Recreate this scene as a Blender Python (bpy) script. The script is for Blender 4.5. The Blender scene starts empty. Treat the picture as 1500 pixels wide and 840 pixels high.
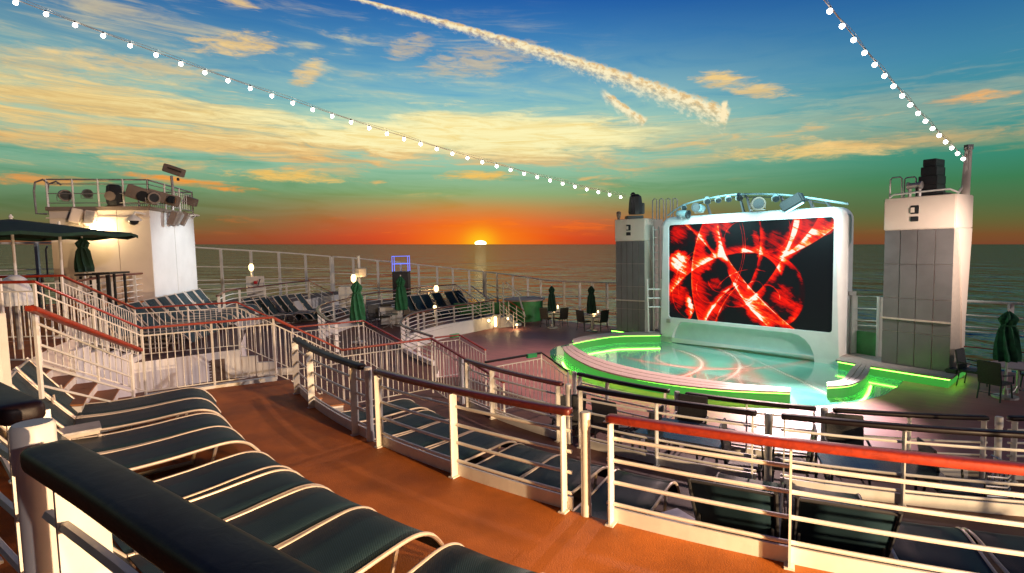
import bpy, bmesh, math, random
from mathutils import Vector, Matrix, Euler
from mathutils.geometry import tessellate_polygon
random.seed(7)
C = bpy.context.scene.collection
S = bpy.context.scene
PI = math.pi
R_ = math.radians
# ---------------------------------------------------------------- camera
FPX = 800.0
EYE = Vector((0, 0, 4.0))            # z = 0 is the lowest (stage) deck
PITCH = math.atan(58/FPX)
ROLL = R_(-1.26)
CAMROT = (Matrix.Rotation(PI/2 - PITCH, 3, 'X') @ Matrix.Rotation(ROLL, 3, 'Z'))
cam = bpy.data.cameras.new('camera')
cam.sensor_width = 36; cam.lens = 36*FPX/1500
cam.clip_start = 0.05; cam.clip_end = 200000
co = bpy.data.objects.new('camera', cam); C.objects.link(co)
co.matrix_world = Matrix.Translation(EYE) @ CAMROT.to_4x4()
S.camera = co
S.view_settings.view_transform = 'Standard'
S.view_settings.look = 'None'
S.view_settings.exposure = 0.0
S.view_settings.gamma = 1.0
S.cycles.use_denoising = True
S.cycles.max_bounces = 6
S.cycles.sample_clamp_indirect = 6.0
# the ship heels by about one degree against the sea horizon
PS = math.atan(62/FPX)
SEA_UP = (CAMROT @ Vector((0, math.cos(PS), math.sin(PS)))).normalized()
fw = CAMROT @ Vector((0, 0, -1))
SEA_FWD = (fw - SEA_UP*fw.dot(SEA_UP)).normalized()
SEA_RIGHT = SEA_FWD.cross(SEA_UP).normalized()

def ray(px, py):
    return CAMROT @ Vector(((px-750)/FPX, (420-py)/FPX, -1))
def at(px, py, h):                    # point on the level h metres below the eye
    r = ray(px, py); t = -h/r.z
    return EYE + r*t
def pxd(px, py, Y):                   # point at world depth Y
    r = ray(px, py)
    return EYE + r*(Y/r.y)
def onp(px, py, P0, P1):              # point on the upright plane through P0 and P1
    d = (P1-P0); n = Vector((d.y, -d.x, 0)); r = ray(px, py)
    return EYE + r*((P0-EYE).dot(n)/r.dot(n))
def azel(px, py):
    r = ray(px, py)
    return (math.degrees(math.atan2(r.dot(SEA_RIGHT), r.dot(SEA_FWD))),
            math.degrees(math.asin(r.normalized().dot(SEA_UP))))
CX, CY = 8.1, 16.15                   # the tiers are rings round this point
def pol(r, a, z=0.0):
    return Vector((CX + r*math.cos(R_(a)), CY + r*math.sin(R_(a)), z))
def ang(px, py, h):
    p = at(px, py, h)
    return math.degrees(math.atan2(p.y-CY, p.x-CX)) % 360
# deck levels: metres below the eye
H0, H1, H2, H3, H4 = 1.50, 2.38, 3.06, 3.53, 4.0
Z0, Z1, Z2, Z3, Z4 = 4-H0, 4-H1, 4-H2, 4-H3, 0.0
# ---------------------------------------------------------------- shader expressions
class X:
    def __init__(s, nt, sock): s.nt = nt; s.s = sock
    def _m(s, op, *o):
        n = s.nt.nodes.new('ShaderNodeMath'); n.operation = op
        for i, v in enumerate((s,)+o):
            if isinstance(v, X): s.nt.links.new(v.s, n.inputs[i])
            else: n.inputs[i].default_value = v
        return X(s.nt, n.outputs[0])
    def __add__(s, o): return s._m('ADD', o)
    __radd__ = __add__
    def __sub__(s, o): return s._m('SUBTRACT', o)
    def __rsub__(s, o): return (s*-1.0)+o
    def __mul__(s, o): return s._m('MULTIPLY', o)
    __rmul__ = __mul__
    def __truediv__(s, o): return s._m('DIVIDE', o)
    def abs(s): return s._m('ABSOLUTE')
    def max(s, o): return s._m('MAXIMUM', o)
    def min(s, o): return s._m('MINIMUM', o)
    def sqrt(s): return s._m('SQRT')
    def pow(s, o): return s._m('POWER', o)
    def gauss(s, w):
        q = s*(1.0/w); return (q*q*-1.0)._m('EXPONENT')
    def smooth(s, a, b):
        n = s.nt.nodes.new('ShaderNodeMapRange'); n.interpolation_type = 'SMOOTHSTEP'
        lo, hi, t0, t1 = (a, b, 0.0, 1.0) if a < b else (b, a, 1.0, 0.0)
        n.inputs['From Min'].default_value = lo; n.inputs['From Max'].default_value = hi
        n.inputs['To Min'].default_value = t0; n.inputs['To Max'].default_value = t1
        s.nt.links.new(s.s, n.inputs['Value']); return X(s.nt, n.outputs['Result'])
def vec3(nt, x, y, z=0.0):
    n = nt.nodes.new('ShaderNodeCombineXYZ')
    for i, v in enumerate((x, y, z)):
        if isinstance(v, X): nt.links.new(v.s, n.inputs[i])
        else: n.inputs[i].default_value = v
    return n.outputs[0]
def noise(nt, v, scale, detail=4, rough=0.55, dist=0.0, color=False):
    n = nt.nodes.new('ShaderNodeTexNoise')
    n.inputs['Scale'].default_value = scale; n.inputs['Detail'].default_value = detail
    n.inputs['Roughness'].default_value = rough; n.inputs['Distortion'].default_value = dist
    nt.links.new(v, n.inputs['Vector'])
    return X(nt, n.outputs[0])
def ramp(nt, x, stops, interp='LINEAR'):
    n = nt.nodes.new('ShaderNodeValToRGB'); n.color_ramp.interpolation = interp
    e = n.color_ramp.elements
    while len(e) < len(stops): e.new(0.5)
    for el, (p, c) in zip(e, stops):
        el.position = p; el.color = (*c[:3], 1)
    nt.links.new(x.s, n.inputs[0]); return n.outputs[0]
def mixc(nt, f, a, b, mode='MIX'):
    n = nt.nodes.new('ShaderNodeMix'); n.data_type = 'RGBA'; n.blend_type = mode
    for sock, v in ((n.inputs[0], f), (n.inputs[6], a), (n.inputs[7], b)):
        if isinstance(v, X): nt.links.new(v.s, sock)
        elif isinstance(v, (tuple, list)): sock.default_value = (*v[:3], 1)
        elif isinstance(v, float): sock.default_value = v
        else: nt.links.new(v, sock)
    return n.outputs[2]
def srgb(r, g, b):
    f = lambda c: (c/255/12.92) if c/255 <= 0.04045 else ((c/255+0.055)/1.055)**2.4
    return (f(r), f(g), f(b))
# ---------------------------------------------------------------- sunset sky (world)
W = bpy.data.worlds.new('World'); S.world = W; W.use_nodes = True
nt = W.node_tree; nt.nodes.clear()
tc = nt.nodes.new('ShaderNodeTexCoord')
def dot(v):
    n = nt.nodes.new('ShaderNodeVectorMath'); n.operation = 'DOT_PRODUCT'
    nt.links.new(tc.outputs['Generated'], n.inputs[0]); n.inputs[1].default_value = v
    return X(nt, n.outputs['Value'])
dU, dF, dR = dot(SEA_UP), dot(SEA_FWD), dot(SEA_RIGHT)
DEG = 180/PI
el = dU._m('ARCSINE')*DEG
az = dR._m('ARCTAN2', dF)*DEG
SUN_AZ, SUN_EL = azel(704, 356)
daz = (az - SUN_AZ)
# rings of clear sky: colour by elevation, near the sun and far from it
elp = (el*(1/90.0)).max(0.0).pow(0.5)      # sqrt spacing keeps the low bands apart
def P(e): return math.sqrt(max(e, 0)/90)
near = ramp(nt, elp, [(P(0), srgb(214, 50, 22)), (P(0.8), srgb(236, 58, 18)), (P(2.2), srgb(232, 84, 26)), (P(3.8), srgb(190, 130, 52)),
                      (P(5.2), srgb(132, 160, 90)), (P(7.4), srgb(96, 166, 132)), (P(10.5), srgb(110, 188, 184)),
                      (P(15), srgb(86, 164, 200)), (P(19.5), srgb(58, 130, 186)), (P(24), srgb(28, 88, 166)), (P(31), srgb(10, 56, 136)), (P(60), srgb(5, 20, 60))])
far = ramp(nt, elp, [(P(0), srgb(122, 66, 44)), (P(0.8), srgb(122, 80, 44)), (P(2.0), srgb(100, 100, 56)), (P(3.4), srgb(78, 110, 68)),
                     (P(5.2), srgb(56, 122, 82)), (P(7.4), srgb(52, 136, 114)), (P(10.5), srgb(64, 148, 150)),
                     (P(15), srgb(62, 128, 160)), (P(19.5), srgb(38, 98, 154)), (P(24), srgb(16, 64, 140)), (P(31), srgb(6, 40, 116)), (P(60), srgb(4, 14, 46))])
glowaz = daz.gauss(17.0)*el.smooth(9.0, 2.0) + daz.gauss(30.0)*el.smooth(2.0, 9.0)
base = mixc(nt, glowaz.min(1.0), far, near)
# behind the camera the sky goes on as plain dusk
back = dF.smooth(0.25, -0.35)
dusk = ramp(nt, elp, [(P(0), srgb(30, 30, 44)), (P(10), srgb(24, 30, 52)), (P(40), srgb(10, 18, 42)), (P(85), srgb(4, 12, 36))])
base = mixc(nt, back, base, dusk)
front = 1.0 - back
# long thin clouds, narrowing towards the horizon
warp = noise(nt, vec3(nt, az*0.05, el*0.14, 3.0), 1.0, 3)
def layer(sx, sy, shear, seed, det=9, rough=0.62, dist=0.6, wr=1.0):
    return noise(nt, vec3(nt, az*sx + warp*wr + seed, el*sy + az*shear + warp*wr*0.8, seed*1.7), 1.0, det, rough, dist)
n1 = layer(0.050, 0.42, 0.014, 0.0, wr=1.6)
n2 = layer(0.085, 0.62, 0.020, 7.0, wr=1.2)
n3 = layer(0.16, 0.95, -0.02, 2.0, 8, 0.6, 0.3, 0.6)
fine = layer(0.22, 2.2, 0.05, 11.0, 8, 0.7, 0.8, 2.0)
leftness = az.smooth(30.0, -8.0)
creamy = mixc(nt, fine.smooth(0.35, 0.65), srgb(240, 196, 110), srgb(255, 234, 158))
warmc = mixc(nt, fine.smooth(0.3, 0.7), srgb(220, 150, 84), srgb(255, 190, 104))
hi = el.smooth(7.0, 12.0)
cloudc = mixc(nt, hi, warmc, creamy)
lc = az.smooth(-12.0, -34.0)
cloudc = mixc(nt, lc*0.6, cloudc, mixc(nt, fine.smooth(0.3, 0.7), srgb(214, 170, 104), srgb(250, 204, 124)))
# milky veil round the main band
veil = (el-11.0).gauss(5.5)*(n2.smooth(0.25, 0.6)*0.65+0.22)*az.smooth(40.0, 5.0)*front
sky = mixc(nt, veil*0.75, base, srgb(190, 220, 186))
c_core = ((el - 11.0 + az*0.012).gauss(2.2)*az.smooth(24.0, 2.0)*az.smooth(-46.0, -4.0)*0.55 + n1*0.95 + fine*0.34).smooth(0.76, 1.08)
c_band = ((el-10.2).gauss(4.2)*0.38 + n1*0.90 + fine*0.34).smooth(0.82, 1.02)*(leftness*0.75+0.2)*el.smooth(4.2, 6.6)*el.smooth(20.0, 14.0)
sky = mixc(nt, (c_band*front*0.9).min(1.0), sky, cloudc)
sky = mixc(nt, (c_core*front*el.smooth(6.0, 9.0)*el.smooth(17.0, 12.5)*0.92).min(1.0), sky, mixc(nt, fine.smooth(0.3, 0.6), srgb(248, 220, 140), srgb(255, 246, 186)))
c_high = (n2*0.85+fine*0.3).smooth(0.56, 0.80)*el.smooth(12.0, 15.0)*el.smooth(24.0, 18.5)*az.smooth(14.0, -8.0)*0.62
sky = mixc(nt, c_high*front, sky, mixc(nt, 0.35, cloudc, srgb(196, 206, 186)))
c_wisp = n3.smooth(0.58, 0.74)*el.smooth(4.4, 5.6)*el.smooth(9.5, 7.2)*az.smooth(28, 0)*0.8
sky = mixc(nt, c_wisp*front, sky, srgb(246, 186, 100))
c_low = (n3*0.7+fine*0.4).smooth(0.58, 0.70)*el.smooth(0.7, 1.4)*el.smooth(3.6, 1.8)*0.7*(daz.gauss(22.0))
sky = mixc(nt, c_low*front, sky, srgb(250, 110, 30))
c_right = (n3*0.8+fine*0.3).smooth(0.56, 0.72)*(el-10.2).gauss(1.3)*az.smooth(8.0, 18.0)*0.75
sky = mixc(nt, c_right*front, sky, srgb(240, 190, 116))
def lens(px, py, wx, wy, tilt, amt, col, sd):
    global sky
    a0, e0 = azel(px, py)
    nn = noise(nt, vec3(nt, az*0.5 + sd, el*2.4 + az*.05 + sd), 0.8, 8, 0.68, 0.5)
    da, de = az - a0, el - e0
    ca, sa = math.cos(R_(tilt)), math.sin(R_(tilt))
    u = (da*ca + de*sa)*(1/(wx*1.25)); v = (de*ca - da*sa)*(1/(wy*1.25))
    m = (u*u + v*v + (nn-0.5)*4.6).smooth(1.25, -0.3)*amt
    sky = mixc(nt, m, sky, mixc(nt, fine.smooth(.3, .7), tuple(c*.78 for c in col), col))
CW = srgb(255, 214, 138)
for args in ((345, 65, 3.2, .9, 8, .85, CW, 1), (452, 108, 1.5, .8, 35, .8, CW, 4), (60, 92, 4.5, 1.0, 5, .5, CW, 9), (210, 98, 5.5, .7, 0, .6, CW, 14),
             (420, 258, 4.2, .5, 0, .95, srgb(255, 206, 110), 17), (705, 258, 3.4, .45, 0, .9, srgb(255, 200, 96), 23),
             (1060, 118, 2.2, .7, -8, .95, CW, 31), (1110, 132, 2.4, .6, -12, .8, CW, 38), (1425, 143, 2.2, .45, 0, .9, srgb(250, 184, 110), 44),
             (1180, 222, 6.5, .6, -2, .85, srgb(250, 210, 130), 51), (1240, 214, 3.0, .5, -14, .7, CW, 53), (280, 268, 4.0, .35, -5, .9, srgb(255, 160, 60), 57), (40, 262, 4.0, .4, 0, .7, srgb(255, 160, 70), 61),
             (140, 128, 3.5, .6, 6, .5, CW, 66), (345, 2, 1.6, .35, -8, .8, CW, 71), (600, 70, 2.0, .8, 20, .5, CW, 73),
             (700, 90, 5.0, 1.3, 10, .5, CW, 77), (1350, 205, 7, .5, 0, .45, srgb(240, 190, 120), 83)):
    lens(*args)
# contrails
def contrail(pts, w0, w1, sd, amt):
    global sky
    q = [azel(*p) for p in pts]
    (x0, y0), (x1, y1) = q[0], q[-1]
    L = math.hypot(x1-x0, y1-y0); ux, uy = (x1-x0)/L, (y1-y0)/L
    a = (az-x0)*ux + (el-y0)*uy; b = (el-y0)*ux - (az-x0)*uy
    xm, ym = q[1]; am = (xm-x0)*ux + (ym-y0)*uy; bm = (ym-y0)*ux - (xm-x0)*uy
    k = bm/(am*(L-am))
    b = b - (a*(L-a))*k
    rag = noise(nt, vec3(nt, a*0.7 + sd, b*1.2), 2.0, 4, 0.6)
    w = (a*(1/L)).max(0.0).min(1.0)*(w1-w0) + w0
    top = (b/w + (rag-0.5)*0.9).smooth(0.62, 0.12)
    bot = (b/w + (rag-0.5)*2.8).smooth(-1.5, 0.1)
    ends = a.smooth(-0.5, 0.8)*a.smooth(L+0.15, L-0.15)
    sky = mixc(nt, top*bot*ends*amt, sky, mixc(nt, rag.smooth(0.35, 0.6), srgb(232, 190, 124), srgb(255, 240, 196)))
contrail([(505, -6), (840, 88), (1068, 168)], 0.16, 1.25, 3.0, 0.97)
contrail([(884, 134), (915, 158), (946, 178)], 0.5, 0.75, 9.0, 0.95)
a9, e9 = azel(1060, 164)
spur = ((az-a9-(el-e9)*0.12).abs()*1.0 + noise(nt, vec3(nt, az*3.0, el*3.0), 1.0, 4)*0.5).smooth(0.62, 0.36)*(el-e9).abs().smooth(1.1, 0.7)
sky = mixc(nt, spur, sky, srgb(255, 236, 190))
# the sun on the horizon
ell = (daz*daz + (el-SUN_EL)*(el-SUN_EL)*1.3).sqrt()
ell2 = (daz*daz*0.35 + (el-SUN_EL)*(el-SUN_EL)*2.2).sqrt()
sky = mixc(nt, ell2.gauss(3.9)*0.85*front, sky, srgb(255, 140, 24))
sky = mixc(nt, ell.gauss(1.5)*front, sky, srgb(255, 196, 30))
sun_d = ((daz*(1/0.62))._m('POWER', 2.0) + ((el-SUN_EL+0.05)*(1/0.30))._m('POWER', 2.0)).smooth(1.1, 0.7)
below = el.smooth(-2.0, -0.1)
sky = mixc(nt, sun_d, sky, (6.0, 5.2, 2.6))
sky = mixc(nt, 1.0-below, sky, srgb(20, 26, 32))
bg = nt.nodes.new('ShaderNodeBackground'); bg.inputs['Strength'].default_value = 1.0
nt.links.new(sky, bg.inputs['Color'])
wo = nt.nodes.new('ShaderNodeOutputWorld'); nt.links.new(bg.outputs[0], wo.inputs[0])
# ---------------------------------------------------------------- lights
def lamp(name, kind, loc, energy, color, target=None, **kw):
    l = bpy.data.lights.new(name, kind); l.energy = energy; l.color = color
    for k, v in kw.items(): setattr(l, k, v)
    o = bpy.data.objects.new(name, l); C.objects.link(o); o.location = loc
    if target is not None:
        o.rotation_euler = (Vector(target)-Vector(loc)).to_track_quat('-Z', 'Y').to_euler()
    return o
WARM = (1.0, 0.66, 0.36)
lamp('deck_floodlight', 'SPOT', (6.6, -1.7, 2.9), 8000, (1.0, 0.68, 0.38), (-.5, 5.2, 1.8), spot_size=R_(110), spot_blend=1.0, shadow_soft_size=0.08)
lamp('added_floor_spot', 'SPOT', (5.2, -.4, 4.7), 2500, (1.0, 0.56, 0.20), (-1.2, 4.9, 1.62), spot_size=R_(50), spot_blend=.9, shadow_soft_size=0.15)  # unseen spot added to brighten the orange deck floor
s = lamp('distant_floods_stand_in', 'SUN', (5, -5, 8), 0.85, (1.0, 0.86, 0.82), None, angle=R_(0.6))  # added sun-type lamp standing in for distant floods, not the visible sun
s.rotation_euler = Vector((-0.78, 0.62, -0.24)).to_track_quat('-Z', 'Y').to_euler()
# ---------------------------------------------------------------- materials
MATS = {}
def mat(name, col, rough=0.5, metal=0.0, var=0.12, vs=3.0, bump=0.0, bs=60.0, coat=0.0, emit=None, es=0.0, spec=None, dirt=0.0):
    m = bpy.data.materials.new(name); m.use_nodes = True; t = m.node_tree
    b = t.nodes['Principled BSDF']; tcn = t.nodes.new('ShaderNodeTexCoord')
    n = noise(t, tcn.outputs['Object'], vs, 6, 0.6)
    c = mixc(t, n.smooth(0.3, 0.7), tuple(x*(1-var) for x in col), tuple(min(1, x*(1+var)) for x in col))
    if dirt:
        d = noise(t, tcn.outputs['Object'], vs*0.6, 9, 0.75).smooth(0.58, 0.72)*dirt
        c = mixc(t, d, c, (0.16, 0.09, 0.05))
    t.links.new(c, b.inputs['Base Color'])
    r = n*0.2 + (rough-0.1)
    t.links.new(r.s, b.inputs['Roughness']); b.inputs['Metallic'].default_value = metal
    if spec is not None: b.inputs['Specular IOR Level'].default_value = spec
    if coat: b.inputs['Coat Weight'].default_value = coat; b.inputs['Coat Roughness'].default_value = 0.12
    if bump:
        bn = noise(t, tcn.outputs['Object'], bs, 3)
        bp = t.nodes.new('ShaderNodeBump'); bp.inputs['Strength'].default_value = bump; bp.inputs['Distance'].default_value = 0.01
        t.links.new(bn.s, bp.inputs['Height']); t.links.new(bp.outputs[0], b.inputs['Normal'])
    if emit: b.inputs['Emission Color'].default_value = (*emit, 1); b.inputs['Emission Strength'].default_value = es
    MATS[name] = m; return m
PAINT = mat('white_rail_paint', (0.69, 0.66, 0.61), 0.38, var=0.06, vs=6, dirt=0.10)
WALLP = mat('white_wall_paint', (0.72, 0.69, 0.67), 0.5, var=0.05, vs=1.2, bump=0.1, bs=8, dirt=0.12)
CREAM = mat('cream_wall_paint', (0.66, 0.56, 0.47), 0.5, var=0.05, vs=1.0, bump=0.1, bs=6, dirt=0.08)
def wood_mat(name, a, b_, rough, coat, sc=(1.2, 1.2, 30)):
    m = bpy.data.materials.new(name); m.use_nodes = True; t = m.node_tree
    b = t.nodes['Principled BSDF']; tcn = t.nodes.new('ShaderNodeTexCoord')
    n = noise(t, tcn.outputs['Object'], 14.0, 5, 0.6, 1.5)
    n2_ = noise(t, tcn.outputs['Object'], 2.2, 6, 0.7)
    c = mixc(t, n.smooth(0.3, 0.75), a, b_)
    c = mixc(t, n2_.smooth(0.68, 0.74)*0.5, c, (0.30, 0.12, 0.07))
    t.links.new(c, b.inputs['Base Color'])
    t.links.new((n2_*0.35 + rough).s, b.inputs['Roughness'])
    b.inputs['Coat Weight'].default_value = coat; b.inputs['Coat Roughness'].default_value = 0.15
    bp = t.nodes.new('ShaderNodeBump'); bp.inputs['Strength'].default_value = 0.25; bp.inputs['Distance'].default_value = 0.004
    t.links.new(n.s, bp.inputs['Height']); t.links.new(bp.outputs[0], b.inputs['Normal'])
    if name.startswith('dark'): b.inputs['Specular IOR Level'].default_value = 0.25
    MATS[name] = m; return m
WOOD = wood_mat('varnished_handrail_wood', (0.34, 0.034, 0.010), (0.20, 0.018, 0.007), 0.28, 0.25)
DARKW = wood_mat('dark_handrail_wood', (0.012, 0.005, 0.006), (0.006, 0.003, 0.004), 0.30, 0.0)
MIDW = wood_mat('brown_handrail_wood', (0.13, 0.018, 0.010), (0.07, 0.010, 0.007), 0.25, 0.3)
TEAK = wood_mat('bench_teak', (0.46, 0.36, 0.32), (0.33, 0.25, 0.22), 0.4, 0.0)
ORANGE = mat('orange_deck_coating', (0.42, 0.125, 0.022), 0.62, var=0.30, vs=1.1, bump=0.5, bs=90, spec=0.25, dirt=0.22)
BROWN = mat('brown_and_shaded_coating', (0.13, 0.058, 0.042), 0.6, var=0.22, vs=1.2, bump=0.3, bs=120, spec=0.3)
def deck_mat():
    m = bpy.data.materials.new('purple_brown_deck'); m.use_nodes = True; t = m.node_tree
    b = t.nodes['Principled BSDF']; tcn = t.nodes.new('ShaderNodeTexCoord')
    n = noise(t, tcn.outputs['Object'], 0.6, 7, 0.65)
    sep = t.nodes.new('ShaderNodeSeparateXYZ'); t.links.new(tcn.outputs['Object'], sep.inputs[0])
    x, y = X(t, sep.outputs[0]), X(t, sep.outputs[1])
    u = (x*0.66 + y*0.75)                                  # planks run across towards the stage
    fr = (u*(1/0.14))._m('FRACT')
    seam = fr.smooth(0.0, 0.05)*fr.smooth(1.0, 0.95)
    st = noise(t, vec3(t, (x*0.75 - y*0.66)*0.7, u*9.0), 1.0, 5)
    c = mixc(t, n.smooth(0.3, 0.7), (0.34, 0.125, 0.115), (0.44, 0.18, 0.16))
    c = mixc(t, st.smooth(0.3, 0.8)*0.5, c, (0.20, 0.10, 0.10))
    c = mixc(t, (1.0-seam)*0.45, c, (0.10, 0.06, 0.06))
    t.links.new(c, b.inputs['Base Color'])
    t.links.new((n*0.25 + 0.38).s, b.inputs['Roughness']); b.inputs['Specular IOR Level'].default_value = 0.22
    MATS['deck'] = m; return m
DECK = deck_mat()
ALU = mat('brushed_frame_metal', (0.58, 0.49, 0.41), 0.36, 0.25, var=0.08, vs=12)
GALV = mat('galvanised_metal', (0.45, 0.42, 0.40), 0.4, 0.6, var=0.15, vs=8)
BLACK = mat('matt_black_housing', (0.018, 0.018, 0.02), 0.45, var=0.2, bump=0.1)
DARKG = mat('dark_grey_metal', (0.06, 0.06, 0.065), 0.4, 0.4)
RATTAN = mat('black_wicker', (0.022, 0.022, 0.024), 0.5, var=0.35, vs=40, bump=0.8, bs=70)
GREENF = mat('green_umbrella_canvas', (0.012, 0.115, 0.045), 0.8, var=0.3, vs=7, bump=0.5, bs=18)
DGREENF = mat('dark_green_umbrella_canvas', (0.008, 0.040, 0.024), 0.85, var=0.3, vs=5, bump=0.4, bs=12)
GREYP = mat('grey_panel', (0.165, 0.158, 0.158), 0.45, 0.3, var=0.10, vs=2, bump=0.15, bs=14)
GLASS = mat('smoked_glass_top', (0.03, 0.05, 0.05), 0.22, 0.0, var=0.1, coat=0.2, spec=.4)
TEAL = mat('teal_stage_floor', (0.10, 0.36, 0.28), 0.15, var=0.12, vs=0.8, spec=0.8, coat=1.0)
TEAL.node_tree.nodes['Principled BSDF'].inputs['Coat Roughness'].default_value = 0.05
SCRW = mat('white_screen_surround', (0.80, 0.80, 0.79), 0.4, var=0.03)
PALE = mat('pale_teal_recess', (0.55, 0.78, 0.73), 0.4, var=0.04)
LENS = mat('lamp_lens', (0.02, 0.024, 0.028), 0.25, 0.0, coat=0.3)
SPOTB = mat('teal_tinted_lamp_body', (0.30, 0.42, 0.44), 0.35, 0.3)  # teal light on the lamp bodies is put into their base colour
TAUPE = mat('taupe_housing', (0.20, 0.15, 0.12), 0.5)
PLAST = mat('clear_plastic_cover', (0.55, 0.56, 0.58), 0.25, coat=0.4)
MOPB = mat('green_tinted_panel', (0.03, 0.20, 0.05), 0.4, var=0.3, vs=2)  # green light on bar front and low panel, put into the base colour
RED = mat('red_box', (0.6, 0.02, 0.03), 0.4)
BROWNP = mat('brown_louvre', (0.17, 0.115, 0.095), 0.45, 0.3)
STEPW = mat('carpeted_tread', (0.32, 0.13, 0.05), 0.7, bump=0.5, bs=150)
def emis(name, col, s): return mat(name, (0.02, 0.02, 0.02), emit=col, es=s)
LED = emis('green_led_strip', (0.22, 1.0, 0.06), 9.0)
LEDW = emis('green_glow_riser', (0.10, 0.80, 0.10), 0.38)  # strip light falling on the risers, put in as their own glow
BULB = emis('white_bulb', (1.0, 0.97, 0.92), 14.0)
LAMPY = emis('warm_lamp_glass', (1.0, 0.70, 0.30), 5.0)
CYAN = emis('cyan_light_bar', (0.35, 0.9, 1.0), 6.0)
def sling_mat():
    m = bpy.data.materials.new('dark_teal_sling_fabric'); m.use_nodes = True; t = m.node_tree
    b = t.nodes['Principled BSDF']; tcn = t.nodes.new('ShaderNodeTexCoord')
    sep = t.nodes.new('ShaderNodeSeparateXYZ'); t.links.new(tcn.outputs['UV'], sep.inputs[0])
    u, v = X(t, sep.outputs[0]), X(t, sep.outputs[1])
    a = (u*430.0)._m('SINE'); c_ = (v*430.0)._m('SINE')
    w = (a*c_).smooth(-0.2, 0.5)
    n = noise(t, tcn.outputs['Object'], 3.0, 5)
    k = mixc(t, w, (0.004, 0.009, 0.014), (0.034, 0.078, 0.100))
    k = mixc(t, n.smooth(0.4, 0.7)*0.4, k, (0.018, 0.036, 0.04))
    t.links.new(k, b.inputs['Base Color']); b.inputs['Roughness'].default_value = 0.5; b.inputs['Specular IOR Level'].default_value = 0.22
    bp = t.nodes.new('ShaderNodeBump'); bp.inputs['Strength'].default_value = 0.5; bp.inputs['Distance'].default_value = 0.003
    t.links.new(w.s, bp.inputs['Height']); t.links.new(bp.outputs[0], b.inputs['Normal'])
    return m
SLING = sling_mat()
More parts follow.
